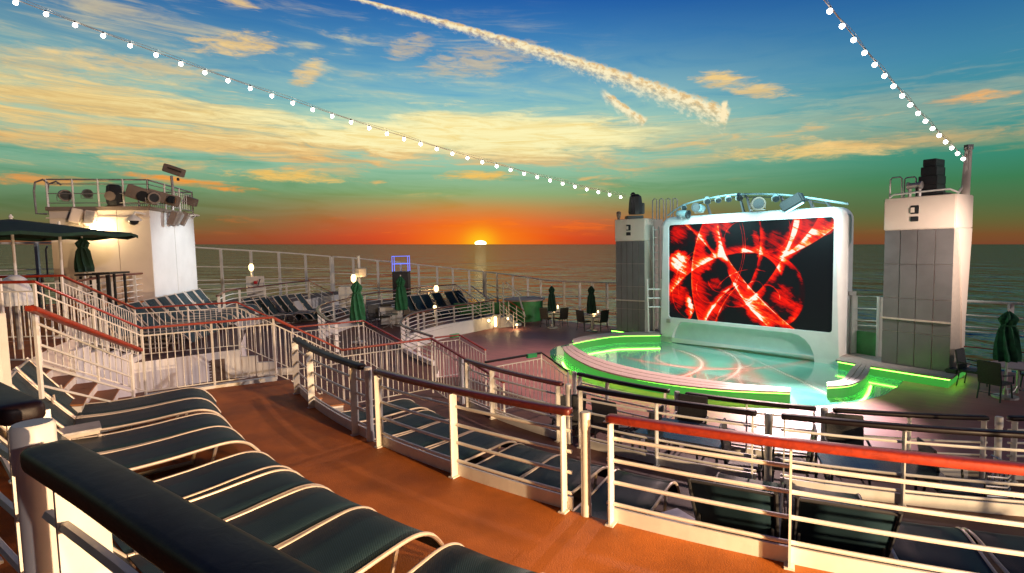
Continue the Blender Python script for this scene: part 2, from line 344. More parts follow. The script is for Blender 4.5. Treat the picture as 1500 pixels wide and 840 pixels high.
# ---------------------------------------------------------------- mesh helpers
class MB:
    def __init__(s): s.v = []; s.f = []; s.uv = {}
    def quad(s, a, b, c, d):
        n = len(s.v); s.v += [tuple(a), tuple(b), tuple(c), tuple(d)]; s.f.append((n, n+1, n+2, n+3))
    def box(s, c, size, rot=None):
        c = Vector(c); hx, hy, hz = (x/2 for x in size); n = len(s.v)
        for z in (-hz, hz):
            for x, y in ((-hx, -hy), (hx, -hy), (hx, hy), (-hx, hy)):
                p = Vector((x, y, z))
                if rot is not None: p = rot @ p
                s.v.append(tuple(c+p))
        for f in ((0, 3, 2, 1), (4, 5, 6, 7), (0, 1, 5, 4), (1, 2, 6, 5), (2, 3, 7, 6), (3, 0, 4, 7)):
            s.f.append(tuple(n+i for i in f))
        return s
    def tube(s, pts, r, seg=8, cap=True, closed=False):
        pts = [Vector(p) for p in pts]; N = len(pts); rr = r if isinstance(r, (list, tuple)) else [r]*N
        n0 = len(s.v); up = None
        for i, p in enumerate(pts):
            if closed: d = pts[(i+1) % N]-pts[i-1]
            else: d = pts[min(i+1, N-1)]-pts[max(i-1, 0)]
            d.normalize()
            if up is None:
                up = Vector((0, 0, 1)) if abs(d.z) < 0.95 else Vector((1, 0, 0))
            a = d.cross(up)
            if a.length < 1e-4: a = d.cross(Vector((1, 0, 0)))
            a.normalize(); b = a.cross(d).normalized(); up = b
            for k in range(seg):
                t = 2*PI*k/seg; s.v.append(tuple(p + a*math.cos(t)*rr[i] + b*math.sin(t)*rr[i]))
        for i in range(N if closed else N-1):
            j = (i+1) % N
            for k in range(seg):
                s.f.append((n0+i*seg+k, n0+i*seg+(k+1) % seg, n0+j*seg+(k+1) % seg, n0+j*seg+k))
        if cap and not closed:
            s.f.append(tuple(n0+k for k in range(seg-1, -1, -1))); s.f.append(tuple(n0+(N-1)*seg+k for k in range(seg)))
        return s
    def sweep(s, pts, prof, cap=True, rend=0.0):            # prof: (side, up) pairs, up stays vertical
        pts = [Vector(p) for p in pts]; rnd = None
        if rend:
            a = (pts[1]-pts[0]).normalized(); b = (pts[-2]-pts[-1]).normalized()
            pts = [pts[0], pts[0]+a*rend*.12, pts[0]+a*rend*.4, pts[0]+a*rend] + pts[1:-1] + [pts[-1]+b*rend, pts[-1]+b*rend*.4, pts[-1]+b*rend*.12, pts[-1]]
            M = len(pts); rnd = {0: .45, 1: .74, 2: .93, M-1: .45, M-2: .74, M-3: .93}
        N = len(pts); n0 = len(s.v); K = len(prof)
        for i, p in enumerate(pts):
            d = pts[min(i+1, N-1)]-pts[max(i-1, 0)]; d.z = 0; d.normalize()
            sd = Vector((d.y, -d.x, 0))
            if 0 < i < N-1:
                e = (pts[i+1]-pts[i]); e.z = 0; e.normalize(); c = max(0.4, abs(e.dot(d))); sd = sd/c
            f = 1.0
            if rnd: f = rnd.get(i, 1.0)
            for a, b in prof: s.v.append(tuple(p + sd*a*f + Vector((0, 0, b*f))))
        for i in range(N-1):
            for k in range(K):
                s.f.append((n0+i*K+k, n0+i*K+(k+1) % K, n0+(i+1)*K+(k+1) % K, n0+(i+1)*K+k))
        if cap:
            s.f.append(tuple(n0+k for k in range(K-1, -1, -1))); s.f.append(tuple(n0+(N-1)*K+k for k in range(K)))
        return s
    def lathe(s, c, prof, seg=16, axis=None):     # prof: (r, z)
        c = Vector(c); n0 = len(s.v); M = Matrix.Identity(3)
        if axis is not None: M = Vector(axis).to_track_quat('Z', 'Y').to_matrix()
        for r, z in prof:
            for k in range(seg):
                t = 2*PI*k/seg; s.v.append(tuple(c + M @ Vector((r*math.cos(t), r*math.sin(t), z))))
        for i in range(len(prof)-1):
            for k in range(seg):
                s.f.append((n0+i*seg+k, n0+i*seg+(k+1) % seg, n0+(i+1)*seg+(k+1) % seg, n0+(i+1)*seg+k))
        s.f.append(tuple(n0+k for k in range(seg-1, -1, -1))); n1 = n0+(len(prof)-1)*seg
        s.f.append(tuple(n1+k for k in range(seg)))
        return s
    def prism(s, poly, z0, z1):
        P3 = [Vector((p[0], p[1], 0)) for p in poly]
        area = sum(P3[i].x*P3[(i+1) % len(P3)].y - P3[(i+1) % len(P3)].x*P3[i].y for i in range(len(P3)))
        if area < 0: P3.reverse()
        tris = tessellate_polygon([P3]); n = len(P3); n0 = len(s.v)
        for z in (z0, z1):
            for p in P3: s.v.append((p.x, p.y, z))
        for t in tris:
            a, b, c = (P3[i] for i in t)
            if (b-a).cross(c-a).z < 0: t = (t[0], t[2], t[1])
            s.f.append(tuple(n0+n+i for i in t)); s.f.append((n0+t[0], n0+t[2], n0+t[1]))
        for i in range(n):
            j = (i+1) % n; s.f.append((n0+i, n0+j, n0+n+j, n0+n+i))
        return s
    def mesh(s, name, m, smooth=False, m2=None, bevel=0.0):
        me = bpy.data.meshes.new(name); me.from_pydata(s.v, [], s.f); me.update()
        ms = m if isinstance(m, (list, tuple)) else [m]
        for k in ms: me.materials.append(k)
        if len(ms) > 1:
            for p in me.polygons:
                if abs(p.normal.z) < 0.5: p.material_index = 1
        if bevel:
            bm = bmesh.new(); bm.from_mesh(me); bmesh.ops.remove_doubles(bm, verts=bm.verts, dist=1e-5)
            bmesh.ops.bevel(bm, geom=[e for e in bm.edges if len(e.link_faces) == 2 and e.calc_face_angle(0) > 0.6], offset=bevel, segments=2, affect='EDGES')
            bm.to_mesh(me); bm.free()
        if smooth:
            for p in me.polygons: p.use_smooth = True
            try: me.set_sharp_from_angle(angle=R_(40))
            except Exception: pass
        return me
def link(name, me, parent=None, loc=None, rz=None):
    o = bpy.data.objects.new(name, me); C.objects.link(o)
    if parent is not None: o.parent = parent
    if loc is not None: o.location = loc
    if rz is not None: o.rotation_euler = (0, 0, rz)
    return o
def obj(name, mb, m, parent=None, smooth=False, bevel=0.0):
    o = bpy.data.objects.new(name, mb.mesh(name, m, smooth, bevel=bevel)); C.objects.link(o)
    if parent is not None:
        o.parent = parent
        p = parent; off = Vector(p.location)
        if any(abs(x) > 1e-9 for x in off) or any(abs(x) > 1e-9 for x in p.rotation_euler):
            if not p.get('_local'): o.matrix_parent_inverse = Matrix.LocRotScale(p.location, p.rotation_euler, None).inverted()
    return o
def tag(o, label, cat, group=None, kind=None):
    if label: o['label'] = label
    if cat: o['category'] = cat
    if group: o['group'] = group
    if kind: o['kind'] = kind
    return o
def thing(name, label, cat, loc=(0, 0, 0), group=None, rz=0.0, local=False):
    o = bpy.data.objects.new(name, None); C.objects.link(o); o.location = loc; o.rotation_euler = (0, 0, rz)
    o.empty_display_size = 0.2
    if local: LOCAL.add(o.name)
    return tag(o, label, cat, group)
LOCAL = set()
def part(name, mb, m, parent, smooth=False, bevel=0.0, label=None):
    """world-space mesh put under its thing"""
    o = bpy.data.objects.new(name, mb.mesh(name, m, smooth, bevel=bevel)); C.objects.link(o)
    o.parent = parent
    if parent.name not in LOCAL:
        M = Matrix.LocRotScale(parent.location, parent.rotation_euler, None)
        q = parent.parent
        if q is not None and q.type == 'EMPTY': M = Matrix.LocRotScale(q.location, q.rotation_euler, None)
        if parent.type != 'EMPTY': M = parent.matrix_parent_inverse.inverted() if False else M
        o.matrix_parent_inverse = M.inverted() if parent.type == 'EMPTY' else Matrix.Identity(4)
    if label: o['label'] = label
    return o
def copy_tree(o, parent=None):
    c = o.copy(); C.objects.link(c); c.parent = parent
    if o.name in LOCAL: LOCAL.add(c.name)
    for ch in list(o.children): copy_tree(ch, c)
    return c
def struct(name, mb, m, smooth=False):
    o = obj(name, mb, m, None, smooth); o['kind'] = 'structure'; return o
def catmull(P, n=6):
    P = [Vector(p) for p in P]; out = []
    Q = [P[0]*2-P[1]] + P + [P[-1]*2-P[-2]]
    for i in range(1, len(Q)-2):
        for k in range(n):
            t = k/n; a, b, c, d = Q[i-1:i+3]
            out.append(0.5*((2*b) + (c-a)*t + (2*a-5*b+4*c-d)*t*t + (3*b-a-3*c+d)*t**3))
    out.append(P[-1]); return out
def arc(r, a0, a1, z, step=1.0):
    n = max(2, int(abs(a1-a0)/step)+1)
    return [pol(r, a0+(a1-a0)*i/n, z) for i in range(n+1)]
# ================================================================ SETTING
# sea: one sheet to the horizon, tilted with the ship's heel
def sea():
    R = Matrix((SEA_RIGHT, SEA_FWD, SEA_UP)).transposed()
    m = bpy.data.materials.new('sea_water'); m.use_nodes = True; t = m.node_tree
    b = t.nodes['Principled BSDF']; tcn = t.nodes.new('ShaderNodeTexCoord')
    b.inputs['Base Color'].default_value = (0.005, 0.026, 0.022, 1); b.inputs['Roughness'].default_value = 0.09
    b.inputs['IOR'].default_value = 1.33; b.inputs['Specular IOR Level'].default_value = 0.10
    ob = tcn.outputs['Object']
    a = noise(t, ob, 0.16, 3, 0.6, 0.3); c = noise(t, ob, 0.035, 4, 0.6, 0.5); d = noise(t, ob, 0.009, 3, 0.6, 0.6)
    h = a*0.32 + c*1.5 + d*4.5
    bp = t.nodes.new('ShaderNodeBump'); bp.inputs['Strength'].default_value = 1.0; bp.inputs['Distance'].default_value = 1.25
    t.links.new(h.s, bp.inputs['Height'])
    gl = t.nodes.new('ShaderNodeBsdfGlossy'); gl.inputs['Roughness'].default_value = 0.10; t.links.new(bp.outputs[0], gl.inputs['Normal'])
    df = t.nodes.new('ShaderNodeBsdfDiffuse'); df.inputs['Color'].default_value = (0.006, 0.024, 0.026, 1); t.links.new(bp.outputs[0], df.inputs['Normal'])
    fr = t.nodes.new('ShaderNodeFresnel'); fr.inputs['IOR'].default_value = 1.33; t.links.new(bp.outputs[0], fr.inputs['Normal'])
    fac = (X(t, fr.outputs[0])*0.85 + 0.02).min(0.46)     # choppy water never mirrors fully
    mx = t.nodes.new('ShaderNodeMixShader'); t.links.new(fac.s, mx.inputs[0]); t.links.new(df.outputs[0], mx.inputs[1]); t.links.new(gl.outputs[0], mx.inputs[2])
    t.links.new(mx.outputs[0], t.nodes['Material Output'].inputs['Surface'])
    mb = MB(); L = 90000
    mb.quad((-L, -L, 0), (L, -L, 0), (L, L, 0), (-L, L, 0))
    o = struct('sea', mb, m); o.location = EYE - SEA_UP*26
    o.rotation_euler = R.to_euler()
sea()
# side of the ship as a line on the lowest deck
SIDE = [Vector((*p, 0)) for p in ((26, 3), (19.5, 10.3), (13.85, 16.75), (4.7, 26.9), (-0.5, 32), (-4, 34.2), (-8, 34.6), (-12, 31.5), (-15.5, 28), (-20, 24), (-26, 18))]
hull = [(p.x, p.y) for p in SIDE] + [(-26, -14), (26, -14)]
mb = MB().prism(hull, -24, Z4)
struct('lowest_deck', mb, [DECK, WALLP])
A0, A1 = 206.3, 300
def ring(r0, r1, a0, a1): return [tuple(pol(r0, a0+(a1-a0)*i/60)[:2]) for i in range(61)] + [tuple(pol(r1, a1+(a0-a1)*i/60)[:2]) for i in range(61)]
stair_a = (206.6, 211.2)
# tier 3 (brown, tables), tier 2 (loungers), tier 1 (orange), upper deck
G_EDGE = [pol(10.35, 187.5), Vector((-2.3, 16.2, 0)), Vector((-3.4, 17.8, 0)), Vector((-3.95, 19.8, 0)), Vector((-3.9, 22, 0)), Vector((-3.0, 24.2, 0)), Vector((-0.95, 26.9, 0)), Vector((0.0, 28.2, 0))]
Gc = catmull(G_EDGE, 5)
t3 = [tuple(pol(8.5, a)[:2]) for a in range(300, 206, -2)] + [tuple(pol(8.5, 206.5)[:2])] + [tuple(pol(9.4, 188.5)[:2])] + [(p.x, p.y) for p in Gc] + [(-2.2, 31.5), (-5, 33), (-12, 29), (-12, 12)] + [tuple(pol(15, a)[:2]) for a in range(206, 301, 4)]
struct('brown_tier_deck', MB().prism(t3, -0.5, Z3), [BROWN, WALLP])
F_PX = [(497, 474), (478, 468), (465, 455), (473, 446), (497, 440), (528, 433), (560, 428), (593, 424), (630, 420), (668, 417)]
F_EDGE = [at(px, py, H2-.91) for px, py in F_PX]
Fc = catmull([Vector((p.x, p.y, 0)) for p in F_EDGE], 4)
c2 = pol(12.2, 188)
t2 = [tuple(pol(10.7, a)[:2]) for a in range(300, 206, -2)] + [tuple(pol(10.75, 206.3)[:2]), tuple(pol(12.2, 189)[:2]), tuple(pol(13.2, 184)[:2])] + [(p.x, p.y) for p in Fc] + [(-4.5, 33), (-9, 33.5), (-14, 28), (-14, 12)] + [tuple(pol(17.8, a)[:2]) for a in range(196, 301, 4)]
struct('lounger_tier_deck', MB().prism(t2, -0.5, Z2), [BROWN, WALLP])
t1 = ring(13.7, 18.5, A0, A1)
struct('orange_tier_deck', MB().prism(t1, -0.5, Z1), [ORANGE, WALLP])
C1a, C1b = Vector((-8.6, 12.5, 0)), Vector((-6.8, 13.4, 0))
t1w = [(-9.6, 10.9), (-6.8, 13.4), (-8.0, 16.2), (-10.2, 19.5), (-11.0, 23), (-10.3, 27.3), (-9.2, 30.5), (-9.5, 33), (-13, 29.5), (-20, 22), (-20, 9.4)]
struct('side_tier_deck', MB().prism(t1w, -0.5, Z1), [BROWN, WALLP])  # shade on this orange-coated deck put in by the darker brown material
t0 = ring(17.3, 34, 200.5, 249)
struct('upper_deck', MB().prism(t0, -0.5, Z0), [ORANGE, CREAM])
t0w = [tuple(pol(17.7, 200.4)[:2]), tuple(pol(18.1, 195)[:2]), (-10.4, 13.3), (-11.6, 17.0), (-12.0, 17.9), (-19, 17), (-24, 12), tuple(pol(33.5, 200.4)[:2])]
struct('upper_side_deck', MB().prism(t0w, -0.5, Z0), [ORANGE, CREAM])
# ================================================================ RAILINGS
HR_PROF = [(.058*math.copysign(abs(math.cos(t))**.38, math.cos(t)), .033*math.copysign(abs(math.sin(t))**.6, math.sin(t))) for t in [-2*PI*k/20 for k in range(20)]]
def railing(name, label, path, z, h=.91, posts=(), bars=4, wood=WOOD, toe=True, group=None, out=None, post_w=.10, hr=1.0, post_up=0.0):
    """path: plan points; posts: fractions 0..1 along it; out: which side the post plates stand on (+1 right of travel)"""
    path = [Vector((p.x, p.y, 0)) for p in path]
    L = [0]
    for a, b in zip(path, path[1:]): L.append(L[-1]+(b-a).length)
    T = L[-1]
    def along(f):
        d = f*T
        for i in range(len(path)-1):
            if d <= L[i+1] or i == len(path)-2:
                t = (d-L[i])/max(1e-6, L[i+1]-L[i]); p = path[i].lerp(path[i+1], t)
                return p, (path[i+1]-path[i]).normalized()
    root = thing(name, label, 'railing', (path[0].x, path[0].y, z), group)
    top = [p+Vector((0, 0, z+h)) for p in path]
    part('handrail', MB().sweep(top, [(a*hr, b*hr) for a, b in HR_PROF], rend=.05), wood, root, True)
    for k in range(bars):
        zz = z + .17 + (h-.17-.17)*k/max(1, bars-1) if bars > 1 else z+.5
        zz = z + h*(k+.85)/(bars+.75)
        part('rail_bar', MB().tube([p+Vector((0, 0, zz)) for p in path], .0165, 6), PAINT, root, True)
    s_ = out or 1
    for f in posts:
        p, d = along(f); sd = Vector((d.y, -d.x, 0))*s_
        mb = MB()
        rot = Matrix((d, sd, Vector((0, 0, 1)))).transposed()
        mb.box(p + sd*(post_w*.36) + Vector((0, 0, z+(h-.03)/2)), (.016, post_w, h-.03), rot)
        mb.box(p + Vector((0, 0, z+h-.037)), (.15, .035, .008), rot)
        mb.box(p + sd*(post_w*.36) + Vector((0, 0, z+.006)), (.07, post_w*1.25, .012), rot)
        part('post', mb, PAINT, root)
    if toe:
        q = [p+Vector((0, 0, z)) for p in path]
        part('toe_board', MB().sweep(q, [(-.010*s_-.012, .0), (-.010*s_+.012, .0), (-.010*s_+.012, .125), (-.010*s_-.012, .125)] if s_ > 0 else [(.010-.012, .0), (.010+.012, .0), (.010+.012, .125), (.010-.012, .125)]), PAINT, root)
    return root
def frac(a, a0, a1): return (a-a0)/(a1-a0)
def rail_px(name, label, r, pts, Hd, posts, group, bars=4, extend=None, wood=WOOD, hr=1.0):
    h = .91; a0 = ang(*pts[0], Hd-h); a1 = ang(*pts[1], Hd-h)
    if extend: a1 += extend
    fr = [frac(ang(*p, Hd-h), a0, a1) if isinstance(p, tuple) else p for p in posts]
    return railing(name, label, arc(r, a0, a1, 0), 4-Hd, h, fr, bars, wood, True, group, out=-1 if False else 1, hr=hr)
G1 = 'curved railings along the orange tier'
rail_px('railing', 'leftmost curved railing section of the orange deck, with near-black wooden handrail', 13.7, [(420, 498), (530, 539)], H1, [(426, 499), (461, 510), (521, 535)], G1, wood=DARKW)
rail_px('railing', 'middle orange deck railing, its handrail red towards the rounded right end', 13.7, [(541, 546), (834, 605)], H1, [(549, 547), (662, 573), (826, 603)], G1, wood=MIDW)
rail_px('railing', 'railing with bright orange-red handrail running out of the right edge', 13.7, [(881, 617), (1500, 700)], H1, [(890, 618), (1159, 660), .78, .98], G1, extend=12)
G2 = 'curved railings along the lounger tier'
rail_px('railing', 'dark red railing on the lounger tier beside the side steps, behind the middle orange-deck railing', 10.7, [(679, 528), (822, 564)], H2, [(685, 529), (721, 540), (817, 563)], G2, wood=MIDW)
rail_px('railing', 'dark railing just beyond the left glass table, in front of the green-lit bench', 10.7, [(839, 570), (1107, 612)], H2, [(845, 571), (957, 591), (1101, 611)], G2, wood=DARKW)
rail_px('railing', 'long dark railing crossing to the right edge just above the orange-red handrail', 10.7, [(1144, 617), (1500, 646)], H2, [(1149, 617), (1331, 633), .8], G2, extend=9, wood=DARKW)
G3 = 'curved railings along the brown tier'
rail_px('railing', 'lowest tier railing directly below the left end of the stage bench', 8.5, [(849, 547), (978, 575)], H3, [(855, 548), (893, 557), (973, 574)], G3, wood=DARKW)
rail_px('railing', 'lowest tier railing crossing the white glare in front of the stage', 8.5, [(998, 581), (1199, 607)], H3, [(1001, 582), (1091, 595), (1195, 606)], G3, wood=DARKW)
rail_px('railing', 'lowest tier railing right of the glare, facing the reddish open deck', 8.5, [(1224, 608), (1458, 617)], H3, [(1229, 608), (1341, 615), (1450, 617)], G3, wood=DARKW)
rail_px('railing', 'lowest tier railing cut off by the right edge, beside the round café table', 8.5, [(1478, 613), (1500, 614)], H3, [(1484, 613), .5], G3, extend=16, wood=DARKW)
def stanchion(r, a, z, label, group='round white stanchions in the railing gaps', rr=.043, h=.93):
    p = pol(r, a, z); t = thing('stanchion', label, 'post', p, group)
    part('pole', MB().lathe(p, [(rr*1.12, 0), (rr*1.12, .10), (rr*1.0, .11), (rr, h-.15)], 14), PAINT, t, True)
    part('cap', MB().lathe(p, [(rr*1.14, h-.15), (rr*1.14, h-.01), (rr*1.0, h)], 14), PAINT, t, True)
for (px, py, r, Hd, lab) in ((536, 541, 13.7, H1, 'round stanchion in the first gap of the orange deck railing'), (857, 607, 13.7, H1, 'round cream stanchion in the gap between middle and orange-red railings'),
        (674, 525, 10.7, H2, 'grey stanchion at the left end of the lounger tier railing'), (829, 566, 10.7, H2, 'slim stanchion right behind the middle orange-deck railing end'), (1125, 614, 10.7, H2, 'grey stanchion in front of the white glare on the lounger tier'),
        (843, 546, 8.5, H3, 'stanchion at the left end of the lowest tier railing'), (987, 578, 8.5, H3, 'stanchion below the green-lit bench in the lowest railing'), (1211, 607, 8.5, H3, 'dark stanchion against the glare in the lowest railing'), (1467, 614, 8.5, H3, 'pale stanchion near the right edge in the lowest railing')):
    stanchion(r, ang(px, py, Hd-.91), 4-Hd, lab)
# upper deck rail right in front of the camera
aU0 = ang(48, 660, .55)
cl = catmull([Vector((*at(x, y, .55)[:2], 0)) for x, y in ((64, 664), (158, 718), (257, 781), (405, 874), (565, 978))], 5)
railing('railing', 'huge black handrail crossing the lower left corner, closest thing to the viewer', cl, Z0, .95, [.085], 4, DARKW, True, 'upper deck railings', post_w=.12, hr=1.04, out=-1)
stanchion(17.38, aU0-.55, Z0, 'large cream stanchion in the lower left corner beside the huge black handrail', rr=.05, h=.99)
railing('railing', 'black handrail end poking in at the left edge above the large stanchion', arc(17.35, aU0-6.0, aU0-1.15, 0, .5), Z0, .98, [.15, .9], 4, DARKW, True, 'upper deck railings', post_w=.12, hr=1.1, out=-1)
aU1 = ang(26, 453, .55)
railing('railing', 'short red handrail at the left edge with a broad cream post', arc(17.2, aU1+4.5, aU1-.2, 0, .5), Z0, .95, [.35, .92], 4, WOOD, True, 'upper deck railings', post_w=.22)
# ---- balustrades (stair guards with upright balusters)
BAL = MB().tube([(0, 0, 0), (0, 0, 1)], .0078, 6).mesh('baluster', PAINT, True)
def balustrade(name, label, P, h=1.17, posts=None, wood=WOOD, group='balustrades with thin upright balusters', step=.115, hr=.62, hi=None):
    """P: deck-level points (x, y, zdeck)"""
    P = [Vector(p) for p in P]
    root = thing(name, label, 'balustrade', P[0], group)
    up = lambda p, a: p+Vector((0, 0, a))
    part('handrail', MB().sweep([up(p, h) for p in P], [(a*hr, b*hr) for a, b in HR_PROF]), wood, root, True)
    part('top_tube', MB().tube([up(p, h-.13) for p in P], .012, 6), PAINT, root, True)
    part('bottom_tube', MB().tube([up(p, .10) for p in P], .012, 6), PAINT, root, True)
    for i, p in enumerate(P):
        part('post', MB().box(up(p, (h-.02)/2), (.03, .03, h-.02)), PAINT, root)
    for a, b in zip(P, P[1:]):
        L = (b-a).length; n = max(1, int(round(L/step)))
        for k in range(1, n):
            q = a.lerp(b, k/n)
            if n > 14 and k == n//2: part('post', MB().box(up(q, (h-.02)/2), (.028, .028, h-.02)), PAINT, root); continue
            o = bpy.data.objects.new('baluster', BAL); C.objects.link(o); o.parent = root
            o.location = up(q, .10)-root.location; o.scale = (1, 1, h-.23)
    return root
hb = 1.17
def dp(px, py, H): p = at(px, py, H-hb); return Vector((p.x, p.y, 4-H))
B = [dp(0, 414, H0), dp(50, 413, H0), dp(207, 481, H1), dp(400, 465, H1), dp(501, 513, H2), dp(632, 496, H2), dp(738, 560, H3)]
balustrade('balustrade', 'red-handrailed balustrade zigzagging down behind the orange deck, nearer of the two', B)
Cb = [dp(0, 406, H0), dp(90, 404, H0), dp(197, 452, H1), dp(347, 443, H1), dp(428, 480, H2), dp(532, 470, H2), dp(588, 500, H3)]
balustrade('balustrade', 'farther red-handrailed balustrade zigzagging in front of the side loungers and green umbrella', Cb)
balustrade('balustrade', 'small balustrade with green tape on its handrail, left of the open purplish deck', [dp(637, 495, H3), dp(673, 491, H3), dp(711, 513, 3.85)], wood=WOOD)
balustrade('balustrade', 'dark-handrailed balustrade with green tape just left of the stage bench end', [dp(711, 531, H3), dp(793, 517, H3), dp(832, 544, 3.9)], wood=DARKW)
for (a, b, hh, lab) in (((660, 492), (671, 490), H3, 'green tape strip wrapped on the small balustrade handrail'), ((772, 521), (785, 519), H3, 'green tape strip wrapped on the dark handrail near the stage')):
    p, q = at(*a, hh-hb-.0), at(*b, hh-hb-.0)
    tag(obj('tape_strip', MB().sweep([p, q], [(-.042, -.06), (.042, -.06), (.044, .025), (-.044, .025)]), mat('green_tape', (0.02, 0.30, 0.09), 0.5)), lab, 'tape', 'green tape on handrails')
# kerb of the orange deck under the near balustrade
kb = [Vector((B[2].x, B[2].y, Z1)), Vector((B[3].x, B[3].y, Z1))]
tag(obj('deck_kerb', MB().sweep([kb[0], kb[1]], [(-.09, -.35), (.05, -.35), (.05, .05), (-.09, .05)]), PAINT), 'low cream kerb along the far edge of the orange deck under the balustrade', 'kerb')
# ---- stairs
def stairs(label, r0, r1, a0, a1, z_top, z_bot, n, group='stair flights between the tiers', side=True):
    root = thing('staircase', label, 'stairs', pol(r0, a0, z_bot), group)
    for k in range(n):
        zz = z_top-(z_top-z_bot)*(k+1)/(n+1); ra = r0-(r0-r1)*k/n; rb = r0-(r0-r1)*(k+1)/n
        st = part('step', MB().prism(ring(rb, ra, a0, a1)[::6], z_bot-.02, zz-.02), WALLP, root)
        part('tread', MB().prism(ring(rb-.02, ra, a0+.04, a1-.04)[::6], zz-.018, zz+.006), STEPW, st)
    return root
stairs('carpeted steps at the far left leading down onto the orange deck', 17.3, 16.0, 208.2, 213.5, Z0, Z1, 5)
stairs('steps from the orange deck down to the lounger tier, behind the leftmost dark handrail', 13.7, 12.6, 206.6, 210.8, Z1, Z2, 3)
stairs('steps from the lounger tier down to the brown tier, beside the grey stanchion', 10.7, 9.7, 206.8, 211.4, Z2, Z3, 3)
stairs('steps from the brown tier down to the stage deck, left of the lowest railing', 8.5, 7.6, 209.8, 216.0, Z3, Z4, 2)
# handrail of the far left flight with sloping bars
hA, hB = at(45, 452, .5), at(204, 513, 1.42)
root = thing('stair_railing', 'thick red sloping handrail with three parallel cream bars at the far left steps', 'railing', (hA.x, hA.y, Z0))
part('handrail', MB().sweep([hA.lerp(hB, k/6) for k in range(7)], [(a*.85, b*.85) for a, b in HR_PROF]), WOOD, root, True)
lA, lB = at(52, 473, .72), at(190, 530, 1.62)
for k in range(4):
    d = Vector((0, 0, -.235*k))
    part('rail_bar', MB().tube([lA+d, lB+d], .015, 6), PAINT, root, True)
part('post', MB().box(lA+Vector((0, 0, -.38)), (.035, .035, .95)), PAINT, root)
part('post', MB().box(lB+Vector((.02, 0, -.38)), (.035, .035, .98)), PAINT, root)
# ---- pink-white side wall below the far balustrade, with stair silhouette
Cw = [Vector((p.x, p.y, 0)) for p in Cb]
dirn = (Cw[3]-Cw[2]).normalized()
mb = MB()
def wallseg(a, b, z0, z1, t=.10):
    d = (b-a).normalized(); n = Vector((d.y, -d.x, 0))*t; mb.prism([(a+n)[:2], (b+n)[:2], b[:2], a[:2]], z0, z1)
far0 = Vector((-14.0, 9.3, 0))
wallseg(far0, Cw[1], Z2, Z0-.03)
n = 5
for k in range(n): wallseg(Cw[1].lerp(Cw[2], k/n), Cw[1].lerp(Cw[2], (k+1)/n), Z2, Z0-.03-(Z0-Z1)*(k+1)/(n+1))
wallseg(Cw[2], Cw[3], Z2, Z1-.004)
n = 3
for k in range(n): wallseg(Cw[3].lerp(Cw[4], k/n), Cw[3].lerp(Cw[4], (k+1)/n), Z3, Z1-(Z1-Z2)*(k+1)/(n+1))
wallseg(Cw[4], Cw[5], Z3, Z2-.004)
for k in range(2): wallseg(Cw[5].lerp(Cw[6], k/2), Cw[5].lerp(Cw[6], (k+1)/2), Z4, Z2-(Z2-Z3)*(k+1)/3)
tag(obj('stair_wall', mb, WALLP), 'long pale pink wall with stepped top below the far balustrade, striped by baluster shadows', 'wall')
P0, P1 = Cw[2]+Vector((0, 0, 0)), Cw[3]
nn = Vector((dirn.y, -dirn.x, 0))
off = nn*.12
q = [onp(px, py, P0+off, P1+off) for px, py in ((257, 533), (330, 525), (331, 563), (257, 572))]
t = thing('louvred_door', 'brown louvred hatch in the pink wall behind the balustrade', 'hatch', q[3])
cen = sum(q, Vector())/4; w = (q[1]-q[0]).length; hgt = (q[0]-q[3]).z
rot = Matrix((dirn, nn, Vector((0, 0, 1)))).transposed()
part('frame', MB().box(cen+nn*.01, (w, .03, hgt), rot), BROWNP, t)
for k in range(9):
    part('slat', MB().box(cen+nn*.03+Vector((0, 0, hgt*(-.44+.11*k))), (w*.94, .012, .045), rot), BROWNP, t)
# ================================================================ SHIP'S SIDE RAIL
def side_rail(label, S_, group, bars=(.36, .62, .70, .80), br=.022):
    """S_: (top x, y, z), base z, width; a tall guard rail with thin bars"""
    root = thing('side_railing', label, 'railing', (S_[0][0].x, S_[0][0].y, S_[0][1]), group)
    part('top_rail', MB().tube([a for a, b in S_], .042, 6), PAINT, root, True)
    for a, b in S_:
        base_ = Vector((a.x, a.y, b))
        part('post', MB().box((a+base_)/2, (.12, .09, (a.z-b)-.01)), PAINT, root)
    for f in bars:
        part('rail_bar', MB().tube([a.lerp(Vector((a.x, a.y, b)), f) for a, b in S_], br, 6), PAINT, root, True)
    return root
def sp(px, py, Y, zb): return (pxd(px, py, Y), zb)
SG = "tall white guard rails round the ship's side"
side_rail('tall white guard rail right of the square white tower on the left, nearest its wall', [sp(276, 362, 27.5, Z1), sp(323, 365, 28.6, Z1), sp(367, 367.5, 29.4, Z1), sp(408, 370, 30.3, Z1), sp(447, 373, 31.2, Z1), sp(484, 376, 32, Z1)], SG)
side_rail('tall guard rail crossing behind both green umbrellas to the sun reflection', [sp(487, 376.3, 32.1, Z2), sp(517, 378, 32.6, Z2), sp(553, 382, 33.2, Z2), sp(587, 385, 33.6, Z2), sp(613, 388, 33.8, Z2), sp(640, 391, 34, Z2), sp(663, 393.5, 34, Z2), sp(687, 396, 33.8, Z2), sp(708, 398, 33.5, Z2)], SG)
side_rail('lower guard rail behind the dark café corner, left of the small grey tower', [sp(711, 398.6, 33.4, Z3), sp(728, 400.5, 32.8, Z4), sp(751, 403.5, 32, Z4), sp(773, 406.5, 31, Z4), sp(792, 410, 30, Z4), sp(826, 413, 28.9, Z4), sp(849, 413.5, 28.2, Z4), sp(868, 414, 27.5, Z4), sp(889, 414.5, 26.9, Z4), sp(905, 415, 26.4, Z4)], SG)
b0 = at(1409, 534, H4)
def srp(px, py): 
    p = onp(px, py, SIDE[1]+Vector((0, 0, 0)), SIDE[2]); return (p, Z4)
